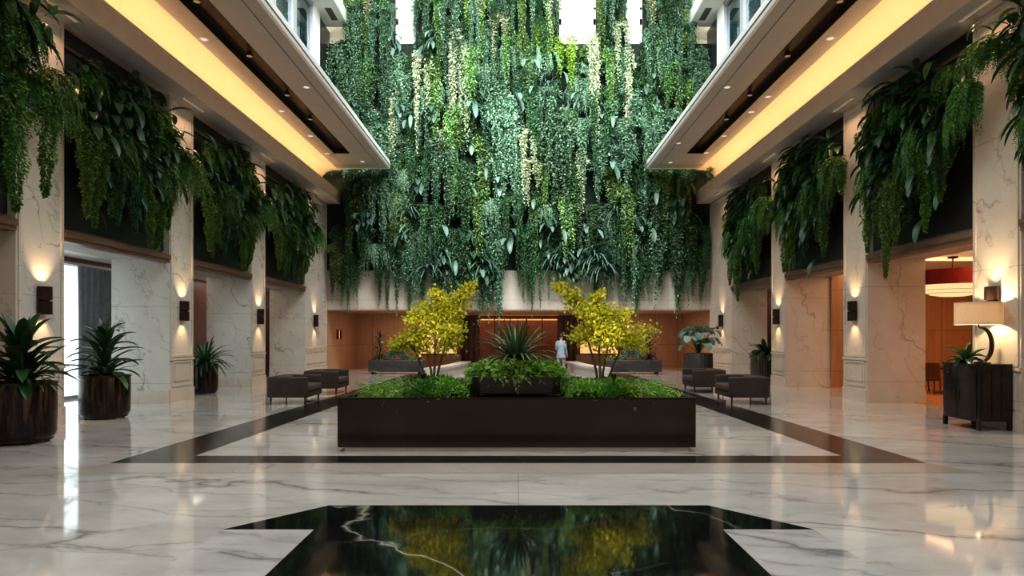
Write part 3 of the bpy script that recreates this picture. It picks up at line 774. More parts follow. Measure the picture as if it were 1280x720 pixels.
# ------------------------------------------------------------------ sconces
sc0 = None
ordn = ('first','second','third','fourth')
for s in (-1,1):
    for k, y in enumerate(PY[3:]):
        yy = y + 0.62 if k < 3 else y+1.25
        lab = 'dark bronze wall sconce lit up and down on the %s pillar along the %s side' % (ordn[k] if k < 3 else 'last', 'left' if s < 0 else 'right')
        loc = (s*(XP-0.022), yy, 2.29); rz = PI if s > 0 else 0
        if sc0 is None:
            sc0 = thing('wall_sconce', lab, 'wall light', loc, rz, 'bronze sconces on the left pillars')
            def half(z0,z1):
                m = MB(); n = 14; vs = []
                for z in (z0,z1):
                    for rr in (0.135,0.115):
                        for q in range(n+1):
                            a = -PI/2 + PI*q/n; vs.append((0.03+rr*math.cos(a)*1.0, rr*math.sin(a), z))
                a = n+1; fs = []
                for q in range(n):
                    fs += [(q,q+1,2*a+q+1,2*a+q),(a+q,3*a+q,3*a+q+1,a+q+1),(q,a+q,a+q+1,q+1),(2*a+q,2*a+q+1,3*a+q+1,3*a+q)]
                return m.add(vs, fs, False)
            half(0.012,0.25).build('upper_shade', M['bronze'], sc0); half(-0.25,-0.012).build('lower_shade', M['bronze'], sc0)
            MB().box(0.0,0.032,-0.13,0.13,-0.25,0.25).build('back_plate', M['bronze'], sc0)
            MB().lathe([(0.05,-0.04),(0.05,0.04)],16,c=(0.085,0,0)).build('lamp_holder', M['bronze'], sc0)
        else: copy_thing(sc0, loc, rz, lab, 'bronze sconces on the %s pillars' % ('left' if s < 0 else 'right'))
        xl = s*(XP-0.022-0.085)
        spot((xl,yy,2.40), (PI, -s*0.10, 0), 95, (1.0,0.66,0.34), math.radians(88), 0.8, 0.03)
        spot((xl,yy,2.18), (0, s*0.10, 0), 60, (1.0,0.66,0.34), math.radians(84), 0.8, 0.03)
# arm of the reading light beside the last right sconce
t = thing('swing_arm', 'thin dark metal arm reaching out beside the last sconce on the right', 'metal arm', (XP,29.4,1.95))
MB().tube([(-0.03,0,0.06),(-0.35,-0.05,0.02),(-0.85,-0.12,-0.22)],0.02,8).build('rod', M['bronze'], t)
MB().lathe([(0.06,-0.06),(0.06,0.06)],14,c=(-0.03,0,0.06)).build('bracket', M['bronze'], t)

# ------------------------------------------------------------------ wall planters and their plants
LIB = {}
LIB['vine'] = [vine_mesh('blue_green_vine', M['vine'], 1.7, 3.0+0.3*k, 10+k, n=105, leaf=0.125, depth=0.95, step=0.075, drips=4+k%2, dome=330) for k in range(6)]
LIB['fresh'] = [vine_mesh('fresh_green_vine', M['vine_fresh'], 1.3, 2.8+0.4*k, 20+k, n=80, leaf=0.125, depth=0.9, step=0.075, drips=3, dome=260) for k in range(3)]
LIB['pale'] = [vine_mesh('pale_vine', M['vine_pale'], 0.75, 3.4, 30+k, n=46, leaf=0.12, depth=0.85, step=0.08, drips=2, dome=110) for k in range(3)]
LIB['dark'] = [vine_mesh('deep_green_vine', M['vine_dark'], 1.5, 2.6+0.3*k, 40+k, n=95, leaf=0.11, depth=0.75, step=0.07, drips=4, dome=240) for k in range(4)]
LIB['lime'] = [vine_mesh('lime_vine', M['vine_lime'], 1.0, 2.4, 50+k, n=60, leaf=0.11, step=0.07, depth=0.6, drips=2) for k in range(2)]
LIB['fern'] = [fern_hang_mesh('drooping_fern', M['fern'], 0.8, 1.6, 60+k, n=64) for k in range(3)]
LIB['wallfern'] = [fern_hang_mesh('drooping_wall_fern', M['vine'], 1.0, 1.9, 65+k, n=30) for k in range(2)]
LIB['leafy'] = [leafy_mesh('grey_leaf_plant', M['broad_grey'], 4+k%3, 0.95, 0.24, 70+k, 0.55) for k in range(6)]
LIB['broad'] = [leafy_mesh('broad_leaf_plant', M['broad'], 40, 0.66, 0.17, 80+k, 0.62) for k in range(4)]
LIB['bush'] = [bush_mesh('small_leaf_bush', M['vine_dark'], 0.85, 90+k, n=1500, leaf=0.085) for k in range(3)]
LIB['bushlight'] = [bush_mesh('fresh_leaf_bush', M['vine_mid'], 0.6, 95+k, n=900, leaf=0.10) for k in range(2)]
LIB['spiky'] = [spiky_mesh('strappy_plant', M['broad_grey'], 34, 1.3, 0.06, 100+k) for k in range(2)]
LIB['bvine'] = [cascade_mesh('hanging_vine', M['vine_mid'], 110+k, 2+k%2, 2.0, W=0.75) for k in range(4)]
LIB['bdark'] = [cascade_mesh('dark_hanging_vine', M['vine_dark'], 116+k, 2, 1.9, W=0.7) for k in range(3)]
LIB['blime'] = [cascade_mesh('lime_hanging_vine', M['vine_lime'], 122+k, 2, 1.3, n=1100, leaf=0.06, W=0.5) for k in range(2)]
KINDS = {'fresh': ('fresh_trailing_vine','fresh green trailing vine','vine'),  # library key: object name, label words, category
 'vine': ('trailing_vine','blue-green trailing vine','vine'), 'pale': ('pale_trailing_vine','pale cream-green trailing vine','vine'),
 'dark': ('dark_trailing_vine','deep green trailing vine','vine'), 'lime': ('lime_trailing_vine','lime green trailing vine','vine'),
 'fern': ('drooping_fern','drooping green fern','fern'), 'wallfern': ('arching_fern','arching blue-green fern','fern'),
 'leafy': ('long_leaf_plant','grey-green long-leaved plant','leafy plant'), 'broad': ('broad_leaf_plant','dark broad-leaved plant','leafy plant'),
 'bush': ('small_leaf_bush','dark small-leaved bush','bush'), 'bushlight': ('fresh_green_bush','fresh green small-leaved bush','bush'),
 'spiky': ('strappy_plant','grey-green strappy plant','leafy plant'),
 'bvine': ('hanging_vine','fresh green hanging vine','vine'), 'bdark': ('dark_hanging_vine','dark green hanging vine','vine'), 'blime': ('lime_hanging_vine','lime green hanging vine','vine')}
REC = []                      # plants awaiting a label: (object, kind, zone, picture x, group)
rr = random.Random(5)
def put(kind, loc, rotz, sc, zone, group, var=None):
    if kind == 'leafy': rotz += rr.uniform(-0.7,0.7)
    lst = LIB[kind]; me = lst[rr.randrange(len(lst))] if var is None else lst[var % len(lst)]
    o = link(KINDS[kind][0], me, None, loc, rotz)
    o.scale = sc if hasattr(sc,'__len__') else (sc,sc,sc)
    REC.append((o, kind, zone, CX+loc[0]*F_PX/loc[1], group, loc[2]))
    return o
pl0 = {}
for s in (-1,1):
    side = 'left' if s < 0 else 'right'
    for k, (y0, y1) in enumerate(BAYS[2:]):
        zone = 'in the %s planter, %s side' % (ordn[k], side); grp = 'plants in the %s wall planters' % side
        t = thing('wall_planter', 'dark metal wall planter between pillars, %s along the %s side' % (ordn[k], side), 'planter', (s*8.82, (y0+y1)/2, ZL), PI/2 if s < 0 else -PI/2, 'dark wall planters on the %s side' % side)
        h = (y1-y0)/2 - 0.004
        MB().box(-h,h,-0.06,-0.01,0.2,ZT-ZL-0.02).build('back_panel', M['panel'], t)
        MB().box(-h,h,-0.22,0.0,-0.10,0.10).box(-h,h,-0.25,-0.22,-0.02,0.10).build('lintel_lip', M['lip'], t)
        MB().box(-h,h,-0.12,-0.06,ZT-ZL-0.42,ZT-ZL-0.36).build('top_rail', M['lip'], t)
        ym = (y0+y1)/2; rz = PI/2 if s < 0 else -PI/2
        def P(kind, u, z, sc=1.0, o=0.0, var=None): put(kind, (s*(8.74-o), ym+u*(h/1.95), z), rz, sc, zone, grp, var)
        # dark broad leaves fill the upper half
        for u, z in ((-1.2,6.5),(-0.3,6.75),(0.7,6.7),(1.4 if s < 0 else 1.05,6.35),(-1.3,5.75),(-0.4,5.95),(0.5,5.85),(1.3 if s < 0 else 1.0,5.6),(-0.6,5.3),(0.6,5.2)):
            P('broad', u+rr.uniform(-.12,.12), z+rr.uniform(-.1,.1), rr.uniform(0.85,1.1))
        P('fern', -1.35, 6.85, 0.62, 0.1)
        P('fern', 0.1, 6.6, 0.55, 0.25)
        P('blime', 0.95, 6.95, 1.0, 0.15); P('blime', 1.35, 6.55, 0.85, 0.25)
        P('fern', -0.75, 5.75, (0.6,0.7,0.85), 0.3); P('fern', 1.0, 5.5, (0.6,0.7,0.8), 0.3)
        P('bvine', -1.15, 5.6, 0.95, 0.05); P('bdark', -0.55, 5.45, 0.85, 0.15); P('bdark', 0.2, 5.3, 0.8, 0.1)
        P('bvine', 1.05, 5.45, 0.95, 0.1); P('bdark', 1.5, 5.3, 0.7, 0.0); P('bvine', 0.55, 5.2, 0.85, 0.25)
        # cascades that spill over a pillar
        if s < 0:
            P('fern', 1.95, 6.0, (0.62,0.9,0.92), 0.25)
            if k > 0: P('bvine', -1.75, 5.7, 0.95, 0.25)
            if k == 0:
                P('fern', 2.25, 6.2, (0.55,0.9,0.9), 0.3); P('bvine', 1.45, 5.9, 1.2, 0.35); P('broad', 1.3, 6.9, 1.0, 0.3); P('fern', 1.3, 6.8, 0.8, 0.4)
        else:
            P('fern', -2.45, 6.15, (0.6,0.9,0.92), 0.30); P('bdark', -1.75, 5.9, 0.8, 0.2)
            if k == 0: P('fern', 2.2, 6.75, (0.6,0.9,0.62), 0.25); P('broad', 1.9, 6.9, 0.7, 0.1)
            if k == 2: P('fern', 1.95, 5.9, (0.6,0.9,0.85), 0.25)
            if k in (1,3): P('bvine', -0.1, 5.2, (0.75,0.9,1.2), 0.35)
# ---- the great green wall
GRP = 'plants of the green wall'
def gz(x, z):
    vz = 'high on green wall' if z > 12.2 else 'mid-height on green wall' if z > 8.3 else 'low on green wall'
    hx = 'left side' if x < -5.2 else 'left of centre' if x < -1.8 else 'centre' if x < 1.8 else 'right of centre' if x < 5.2 else 'right side'
    return vz + ', ' + hx
def G(kind, x, z, o=0.0, sc=1.0, var=None):
    if 6.6 < z < 9.9: x = max(-7.15, min(7.15, x))
    if abs(x) > 5.2 and 7.3 < z: o = min(o, 0.15)
    put(kind, (x, YE+0.12-o, z), rr.uniform(-0.12,0.12), sc, gz(x,z), GRP, var)
GAPS = [(-5.35,-4.75,15.2),(2.0,3.35,14.95),(5.0,5.4,15.6)]
def clear(x, z, w, l):
    for a, b_, zz in GAPS:
        if x+w > a and x-w < b_ and z > zz: return False
    return True
rows = [14.4,13.3,12.2,11.1,10.0,8.9,7.9,6.9,6.0]
for x in (-7.3,-6.8,-6.2,-5.9,-4.2,-3.7,-3.1,-2.4,-1.8,-1.1,-0.4,0.3,0.9,1.5,3.85,4.4,5.95,6.4,6.9,7.3):
    for z in (18.2,16.7,15.3):
        k = rr.random()
        G('vine' if k < 0.5 else 'fresh' if k < 0.8 else 'dark', x+rr.uniform(-.12,.12), z+rr.uniform(-.5,.5), rr.uniform(0.15,0.6), (rr.uniform(0.45,0.62),1,rr.uniform(0.8,1.05)))
for i, z in enumerate(rows):
    nx = 13
    for j in range(nx):
        x = -7.8 + 15.6*(j+0.5*(i%2))/(nx-0.5) + rr.uniform(-0.45,0.45)
        zz = z + rr.uniform(-0.75,0.6)
        k = rr.random()
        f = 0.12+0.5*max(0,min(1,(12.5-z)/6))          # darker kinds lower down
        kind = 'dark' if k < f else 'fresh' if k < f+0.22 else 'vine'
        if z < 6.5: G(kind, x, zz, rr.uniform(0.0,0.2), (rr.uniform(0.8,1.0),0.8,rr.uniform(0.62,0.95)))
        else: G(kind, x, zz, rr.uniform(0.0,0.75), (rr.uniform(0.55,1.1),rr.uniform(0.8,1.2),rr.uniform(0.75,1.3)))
for x in (-8.1,8.1):
    G('vine', x, 14.4, 0.1, (0.5,0.8,1.0)); G('fresh', x*0.95, 13.2, 0.1, (0.5,0.8,1.0)); G('vine', x, 12.0, 0.1, (0.5,0.8,0.9))
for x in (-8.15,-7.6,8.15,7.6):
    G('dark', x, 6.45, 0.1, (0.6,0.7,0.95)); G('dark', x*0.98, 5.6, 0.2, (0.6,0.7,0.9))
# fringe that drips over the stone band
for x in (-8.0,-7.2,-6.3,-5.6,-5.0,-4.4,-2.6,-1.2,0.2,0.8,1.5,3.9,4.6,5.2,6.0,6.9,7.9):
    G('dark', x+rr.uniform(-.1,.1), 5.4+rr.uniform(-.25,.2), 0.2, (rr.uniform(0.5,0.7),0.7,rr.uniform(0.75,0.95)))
# pale curtains where the photo shows them
for px, y0, y1 in ((462,-20,60),(493,105,225),(529,68,200),(570,38,175),(582,60,190),(626,22,80),(662,160,260),(742,52,205),(786,70,235),(728,195,290),(815,-15,50),(600,-10,40),(692,-20,50),(556,165,210),(776,30,110),(664,200,262)):
    d = YE-0.55; p = at(px, y0, d); l = (y1-y0)*d/F_PX
    if clear(p.x, p.z, 0.3, l): G('pale', p.x, p.z, 0.55, (0.95,1,max(0.5,l/3.4)))
for px, y0 in ((438,-10),(592,0),(845,5),(748,-5),(676,30),(704,50),(622,205),(430,215),(418,225),(872,215),(858,225)):
    d = YE-0.5; p = at(px, y0, d)
    if clear(p.x, p.z, 0.4, 2): G('lime', p.x, p.z, 0.5, rr.uniform(0.8,1.1))
big = [(418,232),(470,225),(486,55),(505,150),(520,170),(545,150),(590,80),(592,130),(600,205),(612,160),(630,160),(575,235),(553,285),(618,235),(470,280),(664,80),(668,120),(722,135),(700,105),(655,250),(695,205),(740,290),(725,330),(560,330),(600,340),(765,205),(818,240),(838,245),(805,290),(780,200),(815,105),(870,265),(427,280),(690,290),(640,300),(505,300),(530,240),(640,120),(760,150),(845,130),(445,140),(480,190),(540,60),(840,60),(585,290),(705,335)]
for px, py in big:
    d = YE-0.8; p = at(px, py, d); G('leafy', p.x, p.z+0.35, 0.65, rr.uniform(0.75,1.05))
for k in range(24):
    x = rr.uniform(-7.6,7.6); z = rr.uniform(5.4,14.6); G('wallfern', x, z, 0.35, rr.uniform(0.75,1.1))
for k in range(22):
    x = rr.uniform(-7.8,7.8); z = rr.uniform(4.9,14.2); G('bush', x, z, 0.15, rr.uniform(0.8,1.25))
for px, py in ((676,36),(700,62),(592,110),(622,215),(640,205),(712,75),(560,195),(735,62),(770,110),(838,80),(505,205),(880,150)):
    d = YE-0.7; p = at(px,py,d)
    if clear(p.x,p.z,0.4,1): G('bushlight', p.x, p.z, 0.5, rr.uniform(0.7,1.0))
for px, py in ((508,262),(770,262),(556,320),(742,318),(602,330),(700,320),(450,22),(848,25),(545,45),(752,330),(535,335)):
    d = YE-0.8; p = at(px,py,d); G('spiky', p.x, p.z, 0.55, rr.uniform(0.8,1.05))
for x in (-3.2,-2.6,-2.0,-1.6,2.3,2.9,3.4,1.9):
    G('broad', x, 5.0+rr.uniform(-.5,.5), 0.45, rr.uniform(0.8,1.15))
# labels: where several of a kind share a zone, say which one from the left
cells = {}
for rec in REC: cells.setdefault((rec[1], rec[2], rec[4]), []).append(rec)
NUM = ('','','two','three','four','five','six','seven','eight','nine','ten','eleven','twelve')
ORD = ('first','second','third','fourth','fifth','sixth','seventh','eighth','ninth','tenth','eleventh','twelfth','thirteenth','fourteenth','fifteenth','sixteenth','seventeenth','eighteenth','nineteenth','twentieth')
for (kind, zone, grp), rs in cells.items():
    rs.sort(key=lambda r: r[3])
    for i, rec in enumerate(rs):
        lab = KINDS[kind][1] + ' ' + zone
        if len(rs) > 1:
            lab += ', ' + ('leftmost' if i == 0 else 'rightmost' if i == len(rs)-1 else ORD[i] + ' from left')
        tag(rec[0], lab, KINDS[kind][2], grp)

# ------------------------------------------------------------------ the long planter in the middle
PX0, PX1, PY0, PY1, PZ = -2.58, 2.53, 9.72, 12.0, 0.76
t = thing('long_planter', 'long brown-black rectangular planter box in the middle of the floor', 'planter', (0,PY0,0))
b = MB(); D = PY1-PY0
b.bbox(PX0,PX1,0,0.06,0.06,PZ,0.012).bbox(PX0,PX1,D-0.06,D,0.06,PZ,0.012).box(PX0,PX0+0.06,0.05,D-0.05,0.065,PZ-0.005).box(PX1-0.06,PX1,0.05,D-0.05,0.065,PZ-0.005).box(PX0+.05,PX1-.05,.05,D-.05,.07,.12)
b.build('box_body', M['bronze_planter'], t)
m = MB(); m.box(PX0-0.012,PX1+0.012,-0.012,0.10,PZ,PZ+0.012).box(PX0-0.012,PX1+0.012,D-0.10,D+0.012,PZ,PZ+0.012).box(PX0-0.012,PX0+0.10,0.10,D-0.10,PZ,PZ+0.012).box(PX1-0.10,PX1+0.012,0.10,D-0.10,PZ,PZ+0.012)
m.build('rim', M['bronze_planter'], t)
MB().box(PX0+0.10,PX1-0.10,0.03,D-0.05,0.0,0.065).build('plinth', M['beige_band'], t)
MB().box(PX0+0.06,PX1-0.06,0.06,D-0.06,PZ-0.10,PZ-0.05).build('soil', M['soil'], t)
SOIL = PZ-0.05
# black bowl on the planter
BX, BY = -0.03, 10.42
t = thing('planter_bowl', 'low black octagonal bowl standing on the long planter, full of ferns', 'planter bowl', (BX,BY,SOIL))
def octo(hx, hy, c): return [(-hx+c,-hy),(hx-c,-hy),(hx,-hy+c),(hx,hy-c),(hx-c,hy),(-hx+c,hy),(-hx,hy-c),(-hx,-hy+c)]
def loft(m, rings):
    n = len(rings[0][0]); vs = []
    for poly, z in rings: vs += [(x,y,z) for x,y in poly]
    fs = [tuple(reversed(range(n)))]
    for i in range(len(rings)-1): fs += [(i*n+k,i*n+(k+1)%n,(i+1)*n+(k+1)%n,(i+1)*n+k) for k in range(n)]
    return m.add(vs, fs)
m = MB(); loft(m, [(octo(0.42,0.34,0.12),0.0),(octo(0.45,0.36,0.12),0.06),(octo(0.64,0.50,0.12),0.10),(octo(0.65,0.51,0.12),0.34),(octo(0.61,0.47,0.12),0.34),(octo(0.60,0.46,0.12),0.29)])
m.add([(x,y,0.285) for x,y in octo(0.60,0.46,0.12)], [tuple(range(8))])
m.build('bowl', M['bowl'], t)
MB().prism(octo(0.595,0.455,0.12),0.29,0.30).build('soil', M['soil'], t)
BZ = SOIL+0.30
# strappy plant in the bowl
lf = Leaves(201); rosette(lf, 120, 0.72, 0.042, 0.0, (0.12,1.40), (0.25,0.75), 0.06, base=0.8, peak=0.3, seg=7, fold=0.2)
t = thing('strappy_plant', 'large spiky strap-leaved plant at the middle of the black bowl', 'plant', (BX,BY+0.22,BZ))
link('foliage', lf.mesh('strap_foliage', M['spike']), t, (0,0,0.26))
MB().lathe([(0.05,0),(0.07,0.1),(0.05,0.30)],12).build('stem', M['bark'], t)
# ferns in the bowl
bf = [fern_clump_mesh('bowl_fern', M['fern_bright'], 0.44, 210+k, n=60, pin=0.07, up=(0.5,1.35)) for k in range(3)]
BOWLW = ('at the front left rim','at the front centre','at the front right rim','at the back left','at the back right','on the left end','on the right end')
for k, (x, y) in enumerate(((-0.34,-0.20),(0.0,-0.24),(0.34,-0.20),(-0.28,0.12),(0.30,0.12),(-0.46,-0.02),(0.46,-0.02))):
    o = link('bowl_fern', bf[k%3], None, (BX+x,BY+y,BZ+0.0), k*1.3); tag(o, 'bright green fern ' + BOWLW[k] + ' of the black bowl', 'fern', 'ferns in the black bowl')
    o.scale = (1,1,1.0)
bm_ = [ground_mesh('bowl_leaf_mound', M['fern_bright'], 0.38, 0.34, 0.22, 215+k, n=900, leaf=0.085) for k in range(2)]
for k, (x, y, w_) in enumerate(((-0.36,0.0,'left half'),(0.36,0.0,'right half'),(0.0,-0.12,'middle'))):
    tag(link('leafy_mound_plant', bm_[k%2], None, (BX+x,BY+y,BZ), k*2.0), 'bright leafy mound plant filling the %s of the black bowl' % w_, 'plant', 'leafy mounds in the black bowl')
# plants of the long planter
fc = [fern_clump_mesh('fern_clump', M['fern_bright'], 0.52, 220+k, n=44, pin=0.06) for k in range(3)]
gc = [ground_mesh('ground_cover', M['fern'] if k%2 else M['fern_bright'], 0.34, 0.30, 0.24, 230+k, n=900, leaf=0.055) for k in range(4)]
gy = ground_mesh('yellow_ground_cover', M['vine_lime'], 0.22, 0.20, 0.2, 240, n=1100, leaf=0.06)
row = {-1: [], 1: []}
for s in (-1,1):
    for x, y in ((2.12,10.2),(1.75,10.15),(2.15,10.95),(1.85,11.5),(2.2,11.6)): row[s].append(('fern_clump', s*x, y))
    for x, y in ((1.38,10.05),(1.05,10.05),(0.95,10.6),(1.2,10.6),(1.55,10.75),(0.85,11.15),(1.25,11.25),(1.0,10.95),(0.5,11.5),(1.6,11.5)): row[s].append(('ground_cover', s*x, y))
cnt = 0
for s in (-1,1):
    fs = sorted([q for q in row[s] if q[0] == 'fern_clump'], key=lambda q: q[1]); gs = sorted([q for q in row[s] if q[0] == 'ground_cover'], key=lambda q: q[1])
    for lst, nm, txt, lib in ((fs,'fern_clump','bright arching fern clump',fc),(gs,'ground_cover_plant','low leafy ground-cover plant',gc)):
        for i, (k, x, y) in enumerate(lst):
            o = link(nm, lib[cnt%len(lib)], None, (x,y,SOIL), cnt*1.7); cnt += 1
            o.scale = (1,1,rr.uniform(0.85,1.15))
            tag(o, '%s in the long planter, %s of the bowl, %s from left' % (txt, 'left' if s < 0 else 'right', ORD[i]), 'fern' if nm == 'fern_clump' else 'ground cover', '%ss in the long planter' % nm.replace('_',' '))
tag(link('yellow_ground_cover', gy, None, (1.55,9.98,SOIL)), 'yellow-green ground-cover tuft at the front of the long planter, right of the bowl', 'ground cover')
# the two yellow trees
def tree(s, label, seed):
    r = random.Random(seed)
    t = thing('yellow_leaf_tree', label, 'tree', (s*1.41-0.02,11.35,SOIL), 0, 'yellow-leaved trees in the long planter')
    tr = MB(); lf = Leaves(seed)
    # blobs of the crown: x (towards the middle +), y, z, rx, ry, rz
    blobs = [(-0.10,0,1.05,0.42,0.36,0.28,520),(0.22,0.05,1.12,0.36,0.34,0.26,420),(-0.40,0.0,0.88,0.26,0.25,0.15,240),(-0.56,0.0,0.80,0.14,0.2,0.08,120),(0.05,0,1.38,0.30,0.28,0.20,320),
             (0.36,0,1.42,0.22,0.2,0.17,220),(0.52,0,1.62,0.16,0.15,0.12,120),(0.66,0,1.74,0.14,0.13,0.09,85),(0.08,0,1.62,0.13,0.12,0.10,80),(0.34,0.0,0.95,0.17,0.2,0.13,120),(-0.30,0,1.25,0.20,0.2,0.16,150)]
    stems = [[(0,0,0),(-0.02,0,0.35),(-0.10,0.03,0.75),(-0.12,0.0,1.2)],[(0.03,0.02,0),(0.10,0.05,0.4),(0.22,0.06,0.85),(0.40,0.02,1.45),(0.6,0,1.7)],[(-0.03,0.03,0),(-0.16,0.06,0.35),(-0.30,0.03,0.7),(-0.5,0,0.9)],[(0.02,-0.03,0.1),(0.05,-0.05,0.6),(0.06,0,1.3),(0.08,0,1.6)]]
    for st in stems:
        tr.tube([(-s*x,y,z) for x,y,z in st], [0.026-0.018*i/(len(st)-1) for i in range(len(st))], 7)
    for x,y,z,rx,ry,rz,n in blobs:
        n = int(n*1.7)
        base = min(stems, key=lambda st: min((st[i][0]-x)**2+(st[i][2]-z)**2 for i in range(len(st))))
        j = min(range(len(base)), key=lambda i: (base[i][0]-x)**2+(base[i][2]-z)**2)
        for q in range(4):
            e = (x+r.uniform(-.8,.8)*rx, y+r.uniform(-.8,.8)*ry, z+r.uniform(-.5,.8)*rz)
            a = base[max(0,j-1)] if j == len(base)-1 else base[j]
            mid = ((a[0]+e[0])/2, (a[1]+e[1])/2, (a[2]+e[2])/2+0.04)
            tr.tube([(-s*p[0],p[1],p[2]) for p in (a,mid,e)], [0.009,0.006,0.003], 5)
        g = lf.r
        # leaf sprays in the blob
        k = 9; cl = g.normal(0,0.5,(k,3)); idx = g.integers(0,k,n)
        P = cl[idx]*0.9 + g.normal(0,0.30,(n,3)); P = P*np.array([rx,ry,rz]) + np.array([x,y,z]); P[:,0] *= -s
        Dn = g.normal(0,1,(n,3)) + np.array([0,0,-0.25])
        lf.quads(P, Dn, 0.066*g.uniform(0.6,1.3,n), 0.050, np.clip(0.45+0.5*(P[:,2]-z)/rz*0.5,0,1).mean())
    tr.build('trunk', M['bark'], t); link('foliage', lf.mesh('tree_foliage', M['yellow']), t)
# blobs are written for the right tree seen from the front: crown leans towards the middle
tree(1, 'slender yellow-leaved tree rising from the long planter, right of the bowl', 301)
tree(-1, 'slender yellow-leaved tree rising from the long planter, left of the bowl', 302)

for s in (-1,1):  # invented uplights with small housings, added to brighten the tree crowns
    t = thing('added_uplight', 'added tiny bronze uplight among the ferns, brightening the %s yellow tree' % ('left' if s < 0 else 'right'), 'added light', (s*1.42,10.15,SOIL), 0, 'added uplights in the long planter')
    MB().lathe([(0.010,0.0),(0.010,0.30),(0.035,0.31),(0.045,0.37),(0.04,0.37),(0.035,0.33),(0.0,0.325)],16,cap1=False).build('housing', M['bronze'], t)
    spot((s*1.42,10.15,SOIL+0.42), (math.radians(140),0,0), 120, (1.0,0.86,0.55), math.radians(72), 0.9, 0.05)

# ------------------------------------------------------------------ potted plants
def pot(root, r, h, feet=True):
    p = MB().lathe([(r*0.90,0.07),(r*0.965,0.10),(r,0.16),(r*1.01,h*0.6),(r,h-0.02),(r*0.985,h),(r*0.93,h),(r*0.92,h-0.09),(0.0,h-0.09)],48,cap1=False).build('pot', M['pot'], root)
    MB().lathe([(r*0.86,0.03),(r*0.90,0.035),(r*0.90,0.075),(r*0.86,0.078)],40).build('base_ring', M['bronze'], p)
    MB().lathe([(r*1.0,h-0.035),(r*1.025,h-0.03),(r*1.025,h+0.006),(r*0.93,h+0.006),(r*0.93,h-0.03)],48,cap0=False,cap1=False).build('rim', M['bronze'], p)
    for q in range(4):
        a = PI/4+q*PI/2+0.2
        MB().lathe([(0.022,0),(0.026,0.035)],10,c=(r*0.78*math.cos(a),r*0.78*math.sin(a),0)).build('foot', M['bronze'], p)
    MB().lathe([(0.0,h-0.05),(r*0.915,h-0.06),(r*0.915,h-0.075)],32,cap0=False,cap1=False).build('soil', M['soil'], root)
def potted(label, x, y, r, h, kind, hgt, seed):
    t = thing('potted_plant', label, 'potted plant', (x,y,0)); pot(t, r, h)
    lf = Leaves(seed)
    if kind == 'tiered':
        st = hgt-0.45
        for q in range(5):
            z = 0.05 + st*q/4.6
            rosette(lf, 9 if q < 4 else 7, (0.80-0.07*q)*hgt/1.1, 0.155, z, (0.20+0.17*q,0.75+0.18*q), (0.35,0.62), 0.03, base=0.35, peak=0.42)
        rosette(lf, 26, 0.42, 0.07, 0.03, (0.3,1.2), (0.4,0.9), 0.12)
        MB().tube([(0,0,h-0.06),(0.01,0,h+st*0.5),(0,0,h+st*0.95)],[0.03,0.026,0.018],10).build('stem', M['bark'], t)
    elif kind == 'bushy':
        for q in range(4):
            rosette(lf, 12, (0.78-0.05*q)*hgt/1.05, 0.18, 0.02+0.16*q*hgt/1.1, (0.28+0.12*q,1.0+0.15*q), (0.35,0.65), 0.06, base=0.3, peak=0.42)
        rosette(lf, 40, 0.5, 0.06, 0.02, (0.2,1.2), (0.4,0.9), 0.16)
        MB().tube([(0,0,h-0.06),(0.0,0,h+hgt*0.4)],[0.035,0.02],10).build('stem', M['bark'], t)
    elif kind == 'low':
        rosette(lf, 60, hgt*1.35, 0.085, 0.02, (0.15,1.35), (0.5,0.9), 0.06)
        MB().lathe([(0.07,h-0.06),(0.08,h+0.02),(0.04,h+0.08)],12).build('stem', M['stem'], t)
    link('foliage', lf.mesh('pot_foliage', M['potleaf']), t, (0,0,h-0.03))
    return t
potted('big dark leafy plant in a large bronze pot, cut by the left picture edge', -7.74, 10.62, 0.47, 0.93, 'bushy', 1.12, 401)
potted('tiered strap-leaved plant in a bronze pot in front of the window curtain', -8.33, 13.75, 0.455, 0.86, 'tiered', 1.22, 402)
potted('short spiky plant in a bronze pot beside the second left pillar', -8.98, 19.55, 0.35, 0.85, 'low', 0.62, 403)
# monstera-like plant on the right
def fluted_pot(root, r, h):
    m = MB(); n = 60; prof = [(0.86,0.0),(0.97,0.10),(1.0,0.5),(0.98,h-0.02),(0.96,h),(0.88,h),(0.86,h-0.08)]
    vs = []
    for k_, z in prof:
        for q in range(n):
            a = 2*PI*q/n; rr_ = r*k_*(1+0.018*(1 if q%3 else -1)); vs.append((rr_*math.cos(a),rr_*math.sin(a),z))
    fs = [tuple(reversed(range(n)))]
    for i in range(len(prof)-1): fs += [(i*n+q,i*n+(q+1)%n,(i+1)*n+(q+1)%n,(i+1)*n+q) for q in range(n)]
    m.add(vs, fs, True); p = m.build('pot', M['planter_grey'], root)
    MB().lathe([(0.0,h-0.06),(r*0.86,h-0.065),(r*0.86,h-0.08)],32,cap0=False,cap1=False).build('soil', M['soil'], root)
t = thing('potted_plant', 'broad frosted-leaf plant in a fluted grey pot behind the right armchairs', 'potted plant', (6.85,26.0,0))
fluted_pot(t, 0.54, 1.0)
lf = Leaves(410); g = lf.r; st = MB()
